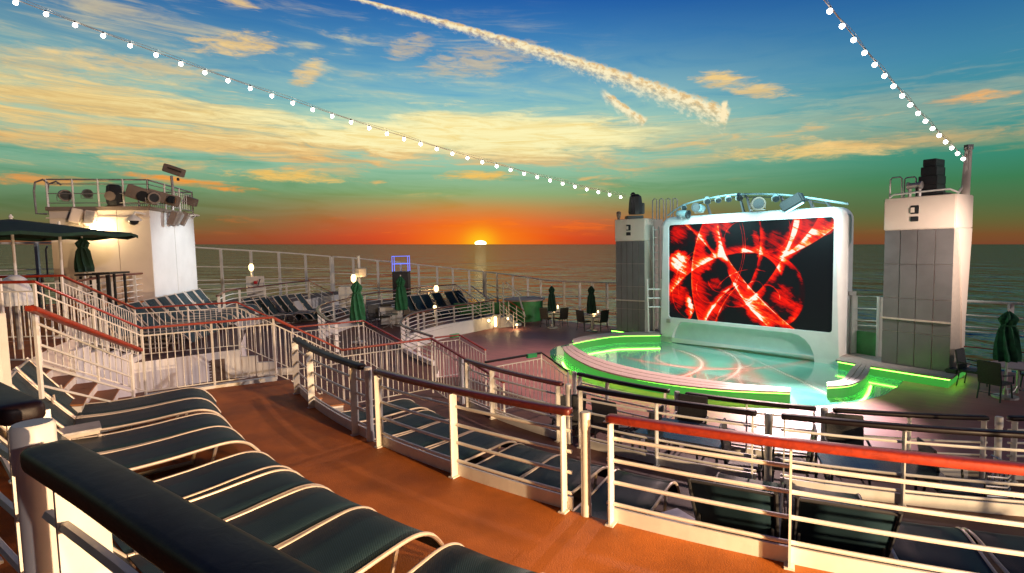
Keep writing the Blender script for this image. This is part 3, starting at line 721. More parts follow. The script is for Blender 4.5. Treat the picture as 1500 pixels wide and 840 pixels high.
side_rail('white guard rail between the large grey tower and the right edge of the photo', [srp(1411, 441), srp(1481, 444.5), srp(1560, 449), srp(1660, 456)], SG, bars=(.21, .385, .455))
p, q = srp(1398, 506)[0], srp(1530, 520)[0]
tag(obj('grab_rail', MB().sweep([p, p.lerp(q, .5), q], [(a*.5, b*.5) for a, b in HR_PROF]), WOOD), 'thin reddish wooden grab rail low behind the green umbrella at the right edge', 'handrail')
# inner curved rails of the side terraces
def rail_at(label, px, Hd, posts, h=.91, group='curved railings of the side terraces', bars=4, wood=MIDW, hr=.9):
    P = [at(a, b, Hd-h) for a, b in px]
    return railing('railing', label, catmull(P, 5), 4-Hd, h, posts, bars, wood, False, group, hr=hr, post_w=.09)
rail_at('straight railing beside the beige wall behind the dark table tops', [(112, 412), (160, 405), (228, 399)], H0, (.02, .25, .5, .75, .98), h=.9)
rail_at('railing sweeping round behind the second group of loungers, below the white sign board', [(318, 434), (328, 428), (345, 424), (380, 420), (415, 415.5), (452, 411.5)], H1, (.02, .2, .42, .6, .8, .99))
rail_at('railing curving round the green umbrella and running back towards the sun', F_PX, H2, (.02, .12, .2, .3, .42, .52, .60, .68, .76, .84, .92, .99))
rail_at('railing on top of the white curved wall beside the open deck', [(633, 493), (612, 486), (588, 476), (592, 467), (607, 459.5), (647, 451), (690, 445), (724, 440)], 3.40, (.1, .24, .3, .36, .44, .54, .58, .66, .76, .86, .99), h=.77)
# sloping rails of the small flights
def slope_rail(label, a, b, Ha, Hb, h=.9, n=3, group='sloping hand rails of the small flights'):
    A, B_ = at(a[0], a[1], Ha-h), at(b[0], b[1], Hb-h)
    root = thing('stair_railing', label, 'railing', (A.x, A.y, 4-Ha), group)
    part('handrail', MB().sweep([A, (A+B_)/2, B_], [(u*.6, v*.6) for u, v in HR_PROF]), WOOD, root, True)
    for k in range(n):
        d = Vector((0, 0, -.2*(k+1))); part('rail_bar', MB().tube([A+d, B_+d], .013, 6), PAINT, root)
    for p in (A, (A+B_)/2, B_): part('post', MB().box(p-Vector((0, 0, h/2)), (.03, .03, h-.02)), PAINT, root)
slope_rail('short sloping rail at the far end of the rail under the white sign board', (453, 412), (488, 430), H1, H2)
slope_rail('sloping rail on the small flight below the hanging lamp, left one', (669, 418), (704, 444), H2, H3)
slope_rail('sloping rail on the small flight below the hanging lamp, right one', (690, 419), (718, 439), H2, H3)
slope_rail('left sloping rail of the lit white steps at the end of the white wall', (732, 441), (752, 458), 3.42, H4, h=.8)
slope_rail('right sloping rail of the lit white steps at the end of the white wall', (745, 441), (768, 456), 3.42, H4, h=.8)
t = thing('access_frame', 'bent white tube frame rising above the lit white steps', 'frame', at(737, 470, 3.4))
Y = 28.0
part('tube', MB().tube([pxd(738, 470, Y), pxd(737, 414, Y), pxd(760, 434, Y), pxd(769, 464, Y-1)], .045, 8), PAINT, t, True)
part('tube', MB().tube([pxd(741, 414, Y+.3), pxd(764, 433, Y+.3)], .04, 8), PAINT, t, True)
root = thing('staircase', 'lit white steps leading down from the white wall terrace to the open deck', 'stairs', at(740, 478, H4))
a, b = at(728, 481, H4), at(764, 477, H4)
dd = (b-a).normalized(); bk = Vector((-dd.y, dd.x, 0))
for k in range(4):
    q0, q1 = a+dd*(.25*0), b-dd*(.30*k); q2, q3 = q1+bk*1.3, q0+bk*1.3
    part('step', MB().prism([q0[:2], q1[:2], q2[:2], q3[:2]], Z4+.13*k, Z4+.13*(k+1)-.004), WALLP, root)
# parapet wall on the brown terrace
mb = MB()
par = catmull([at(px, py, 3.40-.77) for px, py in ((633, 493), (612, 486), (588, 476), (592, 467), (607, 459.5), (647, 451), (690, 445), (724, 440))], 5)
mb.sweep([Vector((p.x, p.y, 0)) for p in par], [(-.02, .02), (.10, .02), (.10, .60), (-.02, .60)])
tag(obj('terrace_wall', mb, WALLP), 'smooth curved white wall under the railing beside the open purplish deck', 'wall')
def globe(label, px, py, Y, r=.09, h=.22, power=25, base=None, group='small warm lamps'):
    p = pxd(px, py, Y); t = thing('deck_lamp', label, 'lamp', p, group)
    part('lamp_glass', MB().lathe(p-Vector((0, 0, h/2)), [(r*.5, 0), (r, h*.25), (r, h*.7), (r*.55, h)], 12), LAMPY, t, True)
    part('lamp_base', MB().lathe(p-Vector((0, 0, h/2+.05)), [(r*.6, 0), (r*.6, .05)], 12), GALV, t)
    if base is not None: part('lamp_pole', MB().tube([p-Vector((0, 0, h/2+.05)), Vector((p.x, p.y, base))], .03, 8), PAINT, t)
    if power: lamp('lamp_light', 'POINT', p-Vector((0, .25, 0)), power*.4, (1, .66, .3), shadow_soft_size=.08).parent = None
    return t
globe('glowing oval lamp above the white sign board with red sticker', 368, 392, 26.5, .11, .34, 60, pxd(368, 406, 26.5).z)
globe('glowing oval lamp on the white mast above the green umbrella', 518, 408, 25.4, .12, .36, 50, Z2)
globe('glowing lamp at the rail below the setting sun', 639, 423, 31, .13, .34, 50, Z2)
globe('small glowing lamp low on the lounger row at the white wall', 637, 450, 26.0, .08, .16, 20, Z3)
globe('bright lamp on the steps at the end of the white wall', 744, 467, 26.3, .05, .12, 12, None)
globe('small round wall light on the white curved wall', 716, 470, 26.2, .07, .14, 10, None)
globe('floor lamp at the foot of the lit white steps', 757, 476, 26.5, .06, .10, 15, Z4)
t = thing('lamp_box', 'bright upright lantern box at the right end of the white wall', 'lantern', at(728, 480, H4), None)
p = at(727, 480, H4)+Vector((0, -.15, 0))
part('housing', MB().box(p+Vector((0, 0, .33)), (.44, .2, .66)), GALV, t, bevel=.02)
part('lamp_glass', MB().lathe(p+Vector((-.03, -.14, .08)), [(.05, 0), (.075, .05), (.075, .45), (.05, .5)], 10), LAMPY, t, True)
# bar with green lit front
t = thing('round_bar', 'round bar counter with green lit front and wooden top behind the white steps', 'bar', at(775, 472, H4))
p = at(778, 472, H4)+Vector((0, .9, 0))
part('front', MB().lathe(p+Vector((-.3, 0, 0)), [(.95, 0), (1.0, 1.1)], 28), MOPB, t, True)
part('counter_top', MB().lathe(p+Vector((-.3, 0, 1.1)), [(1.12, 0), (1.12, .08)], 28), TEAK, t)
p = at(740, 440, 3.0)
tag(obj('green_lit_screen_wall', MB().box(pxd(706, 452, 29.0), (3.0, .1, .62)), MOPB), 'low green lit panel seen between the railings left of the round bar', 'panel')
# lift cage with blue lights
t = thing('blue_lit_frame', 'dark box with a blue glowing tube frame on top behind the green umbrella', 'frame', pxd(586, 430, 32.5))
BLUE = emis('blue_light_tube', (.12, .2, 1.0), 1.6)
Y = 32.5; x0, x1 = pxd(574, 376, Y), pxd(597, 376, Y); zt, zm = x0.z, pxd(585, 398, Y).z
part('box', MB().box(((x0.x+x1.x)/2, Y+.3, (zm+Z2)/2), (x1.x-x0.x, .8, zm-Z2)), DARKG, t)
mb = MB()
for yy in (Y, Y+.6):
    mb.tube([(x0.x, yy, zm), (x0.x, yy, zt), (x1.x, yy, zt), (x1.x, yy, zm)], .02, 6)
    mb.tube([(x0.x, yy, (zm+zt)/2), (x1.x, yy, (zm+zt)/2)], .02, 6)
for xx in (x0.x, x1.x): mb.tube([(xx, Y, zt), (xx, Y+.6, zt)], .02, 6)
part('tube_frame', mb, BLUE, t)
# sign boards and mast
def board(name, label, px0, py0, px1, py1, Y, cat, m=PAINT, d=.08, extra=None):
    a, b = pxd(px0, py0, Y), pxd(px1, py1, Y)
    t = thing(name, label, cat, ((a.x+b.x)/2, Y, b.z))
    part('panel', MB().box(((a.x+b.x)/2, Y, (a.z+b.z)/2), (b.x-a.x, d, a.z-b.z)), m, t, bevel=.01)
    part('edge_trim', MB().tube([(a.x, Y-d/2, a.z), (b.x, Y-d/2, a.z), (b.x, Y-d/2, b.z), (a.x, Y-d/2, b.z)], .012, 6, closed=True), GALV, t)
    return t
t = board('sign_board', 'white board with a small red box on it, under the oval lamp', 361, 405, 388, 434, 26.3, 'board')
part('red_box', MB().box(pxd(374.5, 414, 26.15), (.13, .1, .14)), RED, t)
part('lever', MB().tube([pxd(381, 409, 26.1), pxd(377, 421, 26.1)], .025, 6), BLACK, t)
board('white_locker', 'plain white upright locker behind the nearer green umbrella', 498, 420, 521, 452, 27.5, 'locker', d=.5)
board('floor_box', 'white box behind the black chairs on the brown terrace', 558, 450, 588, 474, 25.5, 'box', d=.5)
t = thing('speaker_mast', 'white mast carrying a grey speaker box, behind the green umbrella', 'mast', (pxd(525, 440, 26).x, 26, Z2))
part('pole', MB().tube([pxd(525, 375, 26), Vector((pxd(525, 375, 26).x, 26, Z2))], .07, 10), PAINT, t, True)
part('speaker_box', MB().box(pxd(529, 399.5, 25.8), (.50, .30, .43)), GALV, t, bevel=.02)
part('grille', MB().box(pxd(531, 399.5, 25.62), (.34, .02, .36)), ALU, t)
# ================================================================ WHITE TOWER ON THE LEFT
K = Vector((-11.8, 18.0, 0)); Rf = Vector((-12.62, 21.9, 0)); Lf = Vector((-14.6, 17.42, 0)); Bk = Lf + (Rf-K)
zt = 5.46
bt = thing('service_tower', 'square white and cream service tower with lamps and railed roof on the left', 'tower', (K.x, K.y, Z0))
def wall_between(a, b, z0, z1, th, m, name, parent, inset=0.0):
    d = (b-a).normalized(); n = Vector((-d.y, d.x, 0))
    return part(name, MB().prism([a[:2], b[:2], (b+n*th)[:2], (a+n*th)[:2]], z0, z1), m, parent)
d1 = (Lf-K)
for k in range(3):                                     # sheets of the cream wall with open joints
    a, b = K+d1*(k/3+.003), K+d1*((k+1)/3-.003)
    d = (b-a).normalized(); n = Vector((d.y, -d.x, 0))
    part('wall_panel', MB().prism([a[:2], b[:2], (b+n*.1)[:2], (a+n*.1)[:2]], Z1-.02, zt), CREAM, bt)
d2 = (Rf-K)
for k in range(2):
    a, b = K+d2*(k/2+.004), K+d2*((k+1)/2-.002)
    d = (b-a).normalized(); n = Vector((-d.y, d.x, 0))
    part('wall_panel', MB().prism([a[:2], b[:2], (b+n*.1)[:2], (a+n*.1)[:2]], Z1-.02, zt), WALLP, bt)
part('core', MB().prism([(K*.97+(Bk*.03))[:2], (Rf*.97+Lf*.03)[:2], Bk[:2], (Lf*.97+Rf*.03)[:2]], Z1-.02, zt-.01), WALLP, bt)
cen = (K+Rf+Lf+Bk)/4
def grow(p, f): return cen+(p-cen)*f
part('roof_slab', MB().prism([grow(p, 1.035)[:2] for p in (K, Rf, Bk, Lf)], zt, zt+.12), TAUPE, bt)
part('trim_strip', MB().sweep([K+Vector((0, 0, zt-.25))+Vector((.05, -.05, 0)), Lf+Vector((-.05, -.05, zt-.25))], [(-.02, 0), (.02, 0), (.02, .04), (-.02, .04)]), CREAM, bt)
# roof railing
rr = [grow(p, 1.0)+Vector((0, 0, zt+.12)) for p in (Lf, K, Rf, Bk)]
t = thing('roof_railing', 'metal railing with upright bars round the roof of the white tower', 'railing', rr[0])
for hh in (.86, .72, .42, .12): part('rail_bar', MB().tube([p+Vector((0, 0, hh)) for p in rr], .028 if hh > .8 else .016, 6), GALV, t, True)
for a, b, n in ((rr[0], rr[1], 4), (rr[1], rr[2], 3), (rr[2], rr[3], 3)):
    for k in range(n+1): part('post', MB().tube([a.lerp(b, k/n), a.lerp(b, k/n)+Vector((0, 0, .88))], .03, 6), PAINT, t)
mb = MB()
for k in range(1, 40): q = rr[3].lerp(rr[2], k/40); part('baluster', MB().tube([q+Vector((0, 0, .12)), q+Vector((0, 0, .42))], .013, 4), DARKG, t)
for k in range(1, 9): q = rr[1].lerp(rr[2], .45+k/18); part('baluster', MB().tube([q+Vector((0, 0, .12)), q+Vector((0, 0, .72))], .013, 4), PAINT, t)
la = Lf+Vector((-.05, 0, zt+.12))
for dy in (0, .5):
    part('ladder_hoop', MB().tube([la+Vector((.1, dy, .75)), la+Vector((-.05, dy, .86)), la+Vector((-.3, dy, .78)), la+Vector((-.36, dy, .5)), la+Vector((-.34, dy, -.2)), la+Vector((0, dy, -.22))], .03, 8), GALV, t, True)
# lamps
def stage_light(label, p, aim, r=.16, L=.36, m=BLACK, group=None, lensm=LENS, barn=False, cat='stage light'):
    p = Vector(p); ax = (Vector(aim)-p).normalized()
    t = thing('stage_light', label, cat, p, group)
    part('body', MB().lathe(p-ax*L*.6, [(r*.45, 0), (r*.8, L*.12), (r, L*.45), (r, L*.95)], 18, ax), m, t, True)
    part('lens_ring', MB().lathe(p+ax*L*.33, [(r*1.02, 0), (r*1.12, .02), (r*1.12, .07), (r*.9, .07), (r*.86, .05)], 18, ax), DARKG if m is not BLACK else TAUPE, t, True)
    part('lens', MB().lathe(p+ax*(L*.33), [(r*.84, 0), (r*.84, .055)], 18, ax), lensm, t)
    sd = ax.cross(Vector((0, 0, 1))).normalized()
    part('yoke', MB().tube([p+sd*r*1.15, p+sd*r*1.15-Vector((0, 0, r*1.2)), p-sd*r*1.15-Vector((0, 0, r*1.2)), p-sd*r*1.15], .014, 6), GALV, t)
    return t
aimp = (0, 6, 3)
RL = 'lamps on the white tower roof'
YT = 17.9
stage_light('round black lamp at the left end of the tower roof', pxd(94, 286, YT), aimp, .165, .34, group=RL)
stage_light('round lamp with orange-brown ring, second from the left on the tower roof', pxd(127, 283.5, YT), aimp, .13, .2, m=TAUPE, group=RL)
t = thing('moving_light', 'big black boxy moving light in the middle of the tower roof', 'stage light', pxd(169, 300, YT), RL)
p = pxd(168, 286, YT)
part('head', MB().lathe(p+Vector((0, 0, -.34)), [(.20, 0), (.24, .12), (.25, .32), (.21, .62), (.16, .66)], 8), BLACK, t)
part('lens_ring', MB().lathe(p+Vector((.02, -.22, -.05)), [(.15, 0), (.16, .06), (.12, .06)], 8, (0.3, -1, -.1)), TAUPE, t)
part('yoke', MB().box(p+Vector((0, 0, -.36)), (.5, .12, .06)), TAUPE, t)
t = thing('projector_housing', 'long sloping taupe housing with square black front on the tower roof', 'projector', pxd(205, 290, YT), RL)
a, b = pxd(196, 281, YT), pxd(222, 290, YT)
rot = Euler((0, R_(20), R_(14))).to_matrix()
part('body', MB().box((a+b)/2, (.85, .4, .42), rot), TAUPE, t, bevel=.03)
stage_light('black lamp with shiny round lens right of the sloping housing', pxd(223, 290, YT-.1), (2, 6, 4), .16, .4, group=RL)
part('front', MB().lathe(pxd(210, 288, YT-.2), [(.16, 0), (.17, .06)], 14, (.3, -1, 0)), BLACK, t)
t = thing('projector_housing', 'second tilted taupe housing over the right face of the tower', 'projector', pxd(240, 290, 18.5), RL)
part('body', MB().box(pxd(238, 290, 18.6), (1.0, .4, .36), Euler((0, R_(17), R_(20))).to_matrix()), TAUPE, t, bevel=.03)
part('front', MB().box(pxd(252, 293, 18.4), (.22, .25, .24), Euler((0, R_(10), R_(20))).to_matrix()), LENS, t, bevel=.03)
tag(obj('tilted_hood', MB().box(pxd(279, 295, 21.5), (.45, .3, .3), Euler((0, R_(20), 0)).to_matrix()), TAUPE, bevel=.02), 'small taupe hood sticking out behind the right end of the tower roof', 'hood')
t = thing('camera_box', 'tilted taupe camera box on a short post above the tower roof', 'camera', pxd(257, 262, 19.5))
part('box', MB().box(pxd(255, 250, 19.5), (.66, .3, .28), Euler((0, R_(20), 0)).to_matrix()), TAUPE, t, bevel=.02)
part('hood_edge', MB().box(pxd(255.5, 249, 19.32), (.5, .02, .03), Euler((0, R_(20), 0)).to_matrix()), BLACK, t)
part('post', MB().tube([pxd(251, 258, 19.5), pxd(253, 275, 19.5), pxd(253, 308, 19.5)], .045, 8), GALV, t)
part('knob', MB().lathe(pxd(261, 265, 19.5), [(.04, 0), (.05, .05), (.03, .1)], 8), DARKG, t)
# wall fittings
nrm = Vector((d1.normalized().y, -d1.normalized().x, 0)); nrm = -nrm if nrm.y > 0 else nrm
def onface(px, py, out=0.0): return onp(px, py, K, Lf) + nrm*out
for (x, y, lab, m_, ti) in ((118, 318, 'cream loudspeaker box with bright lit side on the tower wall', CREAM, 14), (138.5, 321, 'grey fronted loudspeaker box directly above the glaring lamp', GALV, 8)):
    t = thing('wall_speaker', lab, 'speaker', onface(x, y, .2), 'speaker boxes on the cream wall')
    rot = Euler((R_(-14), R_(ti), R_(25))).to_matrix()
    part('cabinet', MB().box(onface(x, y, .24), (.28, .24, .46), rot), CREAM, t, bevel=.015)
    part('grille', MB().box(onface(x, y, .24)+rot @ Vector((0, -.125, 0)), (.22, .012, .40), rot), m_, t)
    part('bracket', MB().tube([onface(x, y+9, 0), onface(x, y+8, .2)], .03, 6), GALV, t)
t = thing('wall_floodlight', 'round glaring yellow-white floodlight on the cream tower wall', 'lamp', onface(150, 336, .2))
part('bulb', MB().lathe(onface(150, 335, .34), [(.04, -.13), (.13, -.09), (.18, 0), (.13, .09), (.04, .13)], 14, nrm), emis('floodlight_bulb', (1, .80, .42), 60), t, True)
part('bracket', MB().tube([onface(150, 336, 0), onface(150, 336, .12)], .05, 8), GALV, t)
lamp('wall_lamp_light', 'POINT', onface(150, 336, .55), 20, (1, .62, .30), shadow_soft_size=.12)
t = thing('dome_camera', 'white dome camera hanging from a curved arm on the tower wall', 'camera', onface(203, 325, .3))
c_ = onface(203, 322, .35)
part('arm', MB().tube([onface(212, 314, 0), onface(209, 313, .2), onface(205, 312, .34), c_+Vector((0, 0, .12))], .035, 8), PAINT, t, True)
part('hood', MB().lathe(c_+Vector((0, 0, -.06)), [(.24, 0), (.23, .03), (.17, .10), (.07, .17), (.05, .19)], 18), PAINT, t, True)
part('dome', MB().lathe(c_+Vector((0, 0, -.20)), [(.02, 0), (.10, .03), (.145, .10), (.15, .14)], 18), LENS, t, True)
nR = Vector((d2.normalized().y, -d2.normalized().x, 0))
def onR(px, py, out=0.0): return onp(px, py, K, Rf) + nR*out
t = thing('wall_speaker', 'pair of angled box fixtures on the white face of the tower', 'speaker', onR(247, 322, .2))
for x, ti, mm in ((240, 20, TAUPE), (248, 24, GALV), (257, 24, TAUPE)):
    part('cabinet', MB().box(onR(x, 321, .28), (.20, .24, .48), Euler((R_(-12), R_(ti), R_(15))).to_matrix()), mm, t, bevel=.015)
mb = MB()
for k in range(5): mb.tube([onR(262+k*5, 318-k, .02), onR(263+k*5, 316, .22), onR(266+k*5, 317+k % 2*3, .05)], .025, 6)
tag(obj('cable_brackets', mb, PAINT), 'row of small white brackets and cables at the top of the white tower face', 'bracket')
# ================================================================ UMBRELLAS
def closed_umbrella(label, x, y, z0, z_top, z_low, r, m=GREENF, base=True, group='closed umbrellas', seg=18, gather=.42):
    t = thing('closed_umbrella', label, 'umbrella', (x, y, z0), group)
    H_ = z_top-z_low; mb = MB(); prof = [(0.0, 1.0, .10), (.05, .96, .30), (.12, .90, .55), (.20, .84, .75), (.30, .76, .62), (.36, .70, .50), (.48, .60, .72), (.70, .30, .92), (.9, .08, 1.0), (1.0, 0.0, .96)]
    rnd = random.Random(int(x*100)); n0 = 0
    ph = [rnd.uniform(.7, 1.2) for _ in range(seg)]
    for i, (a, zf, rf) in enumerate(prof):
        for k in range(seg):
            th = 2*PI*k/seg + .25*math.sin(i*.9); q = (1.14 if k % 2 else .78)*(.85+.15*ph[k])
            mb.v.append((x+r*rf*q*math.cos(th), y+r*rf*q*math.sin(th), z_low+H_*zf - (0.04*ph[k]*H_ if i == len(prof)-1 else 0)))
    for i in range(len(prof)-1):
        for k in range(seg): mb.f.append((i*seg+k, i*seg+(k+1) % seg, (i+1)*seg+(k+1) % seg, (i+1)*seg+k))
    mb.f.append(tuple(range(seg-1, -1, -1)))
    part('canopy', mb, m, t)
    part('tie', MB().lathe((x, y, z_low+H_*.69), [(r*.58, 0), (r*.60, .02), (r*.58, .04)], 14), m, t, True)
    part('pole', MB().tube([(x, y, z0), (x, y, z_top+.06)], .024, 8), PAINT, t)
    if base: part('foot', MB().lathe((x, y, z0), [(.26, 0), (.26, .05), (.06, .08), (.05, .22)], 16), GALV, t)
    return t
def um(label, px, py_top, py_low, Y, z0, r, **k):
    a, b = pxd(px, py_top, Y), pxd(px, py_low, Y); closed_umbrella(label, a.x, a.y, z0, a.z, b.z, r, **k)
um('dark closed umbrella hanging in front of the cream tower wall', 120, 349, 397, 17.0, Z0, .23, m=DGREENF)
um('bright green closed umbrella standing under the oval lamp on the white mast', 522, 412, 470, 20.7, Z3, .27)
um('green closed umbrella standing among the black chairs, second of the two mid-deck ones', 586.5, 405, 452, 25, Z3, .27)
um('thin dark closed umbrella over the café table left of centre in the far corner', 808, 419, 455, 26.4, Z4, .19, m=DGREENF)
um('thin dark closed umbrella nearest the small grey tower', 866, 419, 458, 25.2, Z4, .21, m=DGREENF)
pu = at(1470, 583, H4)
um('dark green closed umbrella at the café table by the right edge', 1478, 456, 526, pu.y, Z4, .25, m=GREENF)
# open umbrella at left edge
t = thing('open_umbrella', 'open dark green umbrella canopy reaching in from the left edge', 'umbrella', pxd(20, 403, 14.5))
def canopy(cxp, Y, rx, py_top, py_rim, seg=12):
    mb = MB(); c = pxd(cxp, py_top, Y); zr = pxd(cxp, py_rim, Y).z
    mb.v.append(tuple(c)); rings = [(.35, .30), (.7, .66), (1.0, 1.0)]
    for f, g in rings:
        for k in range(seg*2):
            th = 2*PI*k/(seg*2); sag = (.06 if k % 2 else 0)*f
            mb.v.append((c.x+rx*f*math.cos(th), c.y+rx*f*math.sin(th), c.z-(c.z-zr)*g-sag*(0.6 if f < 1 else -1.0)))
    n = seg*2
    for k in range(n): mb.f.append((0, 1+k, 1+(k+1) % n))
    for i in range(2):
        for k in range(n): mb.f.append((1+i*n+k, 1+(i+1)*n+k, 1+(i+1)*n+(k+1) % n, 1+i*n+(k+1) % n))
    for k in range(n):
        j = len(mb.v); a = mb.v[1+2*n+k]; b = mb.v[1+2*n+(k+1) % n]
        mb.quad(a, b, (b[0], b[1], b[2]-.08), (a[0], a[1], a[2]-.08))
    return mb, c
mb, c = canopy(16, 14.5, 2.75, 321, 347)
part('canopy', mb, DGREENF, t, True)
part('pole', MB().tube([Vector((c.x, c.y, Z0)), Vector((c.x, c.y, c.z+.08))], .035, 8), PAINT, t)
part('finial', MB().lathe(c, [(.03, 0), (.05, .05), (.02, .12)], 8), PAINT, t)
c2_ = pxd(86, 348, 15.3)
tag(obj('white_pole', MB().tube([Vector((c2_.x, c2_.y, Z0)), pxd(86, 325, 15.3)], .035, 8), PAINT), 'slim white pole standing between the green canopy and the tower', 'pole')
t = thing('covered_heater', 'cone shaped item wrapped in clear plastic behind the red handrails at the left edge', 'covered heater', at(26, 470, H0))
p = pxd(25, 447, 8.9)
part('plastic_cover', MB().lathe(p, [(.25, 0), (.26, .06), (.22, .2), (.17, .34), (.13, .42)], 14), PLAST, t)
part('cap', MB().lathe(p+Vector((0, 0, .40)), [(.16, 0), (.13, .04), (.05, .09)], 14), PLAST, t, True)
part('stand', MB().tube([p, Vector((p.x, p.y, Z0))], .04, 8), GALV, t)
for x0_, x1_, yy, lab in ((125, 150, 402, 'dark long table top in front of the tower wall, left one'), (150, 176, 400, 'dark long table top in front of the tower wall, right one'), (36, 80, 405, 'dark table behind the red handrail at the far left')):
    a, b = pxd(x0_, yy, 15.2), pxd(x1_, yy, 15.2)
    t = thing('dark_table', lab, 'table', ((a.x+b.x)/2, a.y, Z0), 'dark tables on the upper deck')
    part('table_top', MB().box((a+b)/2, ((b.x-a.x), .8, .05)), BLACK, t, bevel=.01)
    for sx in (a.x+.1, b.x-.1):
        for sy in (-.3, .3): part('leg', MB().box((sx, a.y+sy, (a.z+Z0)/2-.02), (.05, .05, a.z-Z0-.05)), BLACK, t)
mb = MB(); a = pxd(52, 345, 22); 
side_rail('yellowish guard rail with bent pole under the green canopy', [sp(-20, 357, 21, Z0), sp(53, 356, 21.5, Z0), sp(90, 356, 22, Z0)], SG, bars=(.5, .6))
tag(obj('bent_pipe', MB().tube([pxd(70, 405, 20), pxd(67, 366, 20), pxd(69, 361, 20)], .03, 8), GALV, smooth=True), 'thin bent pipe in front of the sea under the green canopy', 'pipe')
# ================================================================ SCREEN AND TOWERS
SA, SB = at(967, 500, H4), at(1229, 536, H4)
SA.z = SB.z = 0
SU = (SB-SA).normalized(); SN = Vector((SU.y, -SU.x, 0)); SN = SN if SN.y < 0 else -SN     # SN faces the viewers
SW_ = (SB-SA).length
def suv(px, py):
    p = onp(px, py, SA, SB); return ((p-SA).dot(SU), p.z)
def sw(u, v, d=0.0): return SA + SU*u - SN*d + Vector((0, 0, v))    # d: depth behind the front face
ux0, vy1 = suv(979, 331); ux1, _ = suv(1222, 320)
v0 = (suv(978, 465)[1]+suv(1220, 488)[1])/2; v1 = (suv(980, 330)[1]+suv(1222, 318)[1])/2
ztop = (suv(975, 322)[1]+suv(1235, 302)[1])/2 + .06
scr = thing('stage_screen', 'huge outdoor screen in a rounded white surround showing red light swirls', 'screen', SA)
def rrect(u0, u1, a, b, r, n=5, rb=None):
    pts = []
    for (cx_, cy_, s0, rr_) in ((u1-r, b-r, 0, r), (u0+r, b-r, 90, r), (u0+(rb or r), a+(rb or r), 180, rb or r), (u1-(rb or r), a+(rb or r), 270, rb or r)):
        for k in range(n+1):
            th = R_(s0+90*k/n); pts.append((cx_+rr_*math.cos(th), cy_+rr_*math.sin(th)))
    return pts
def inset_outline(pts, d):
    n = len(pts); out = []
    for i in range(n):
        a, b, c = Vector(pts[i-1]), Vector(pts[i]), Vector(pts[(i+1) % n])
        t_ = (c-a).normalized(); out.append(tuple(b+Vector((-t_.y, t_.x))*d))
    return out
def surround():
    mb = MB()
    outer = rrect(-.05, SW_+.02, -.0, ztop, .42, 6, .02)
    hole = rrect(ux0, ux1, v0, v1, .10, 3)
    aL, aR = suv(984, 498)[0], suv(1193, 531)[0]
    top = (suv(1020, 472)[1]+suv(1130, 487)[1])/2
    arch = [(aL, -.001)] + [(aL+(.55)*(1-math.cos(R_(k*18))), top*math.sin(R_(k*18))) for k in range(1, 6)] + [(aR-(.75)*(1-math.sin(R_(90-k*18))) if False else aR-.75+.75*math.sin(R_(18*k)), top*math.cos(R_(18*k))) for k in range(0, 5)] + [(aR, -.001)]
    # outer outline with the arch cut from its base
    base = [p for p in outer]
    i0 = min(range(len(base)), key=lambda i: (base[i][1]+abs(base[i][0])*.01))
    steps = [(0, 1.0), (.06, .62), (.16, .3), (.30, .08), (.45, 0.0)]
    # walls of the rounded shoulder
    loops = [[sw(x, max(0, y), 0.45*0 + d_) for x, y in inset_outline(base, .22*k_)] for d_, k_ in ((0.0, 1.0), (.03, .62), (.09, .3), (.20, .08), (.32, 0.0), (.95, 0.0), (1.05, .3))]
    n = len(base); n0 = len(mb.v)
    for lp in loops: mb.v += [tuple(p) for p in lp]
    for i in range(len(loops)-1):
        for k in range(n): mb.f.append((n0+i*n+k, n0+i*n+(k+1) % n, n0+(i+1)*n+(k+1) % n, n0+(i+1)*n+k))
    mb.f.append(tuple(n0+(len(loops)-1)*n+k for k in range(n)))
    # front face with holes
    fr = [(x, max(0, y)) for x, y in inset_outline(base, .22)]
    lst = []
    # splice arch into the bottom edge: split the face in two along the hole for simplicity
    def face(poly, holes=()):
        P = [[Vector((x, y, 0)) for x, y in poly]] + [[Vector((x, y, 0)) for x, y in h] for h in holes]
        flat = [p for q_ in P for p in q_]; m0 = len(mb.v); mb.v += [tuple(sw(p.x, p.y, 0)) for p in flat]
        for t_ in tessellate_polygon(P): mb.f.append(tuple(m0+i for i in t_))
    bot = [p for p in fr]
    ymin = min(p[1] for p in fr); L_ = min(p[0] for p in fr); R2 = max(p[0] for p in fr)
    ring_pts = [p for p in fr if p[1] > .2]
    poly = [(R2, 0.0)] + ring_pts + [(L_, 0.0)] + [(aL, 0.0)] + arch[1:-1] + [(aR, 0.0)]
    face(poly, [hole])
    for loopp, dep in ((hole, .07), (arch, .16)):
        for a, b in zip(loopp, loopp[1:]+([loopp[0]] if loopp is hole else [])):
            mb.quad(sw(*a, 0), sw(*b, 0), sw(*b, dep), sw(*a, dep))
    return mb, hole, arch
mb, hole, arch = surround()
part('surround', mb, SCRW, scr, True)
P_ = [Vector((x, y, 0)) for x, y in arch]; m2 = MB(); m2.v = [tuple(sw(p.x, p.y, .16)) for p in P_]; m2.f = [t_ for t_ in tessellate_polygon([P_])]
part('arched_recess', m2, PALE, scr)
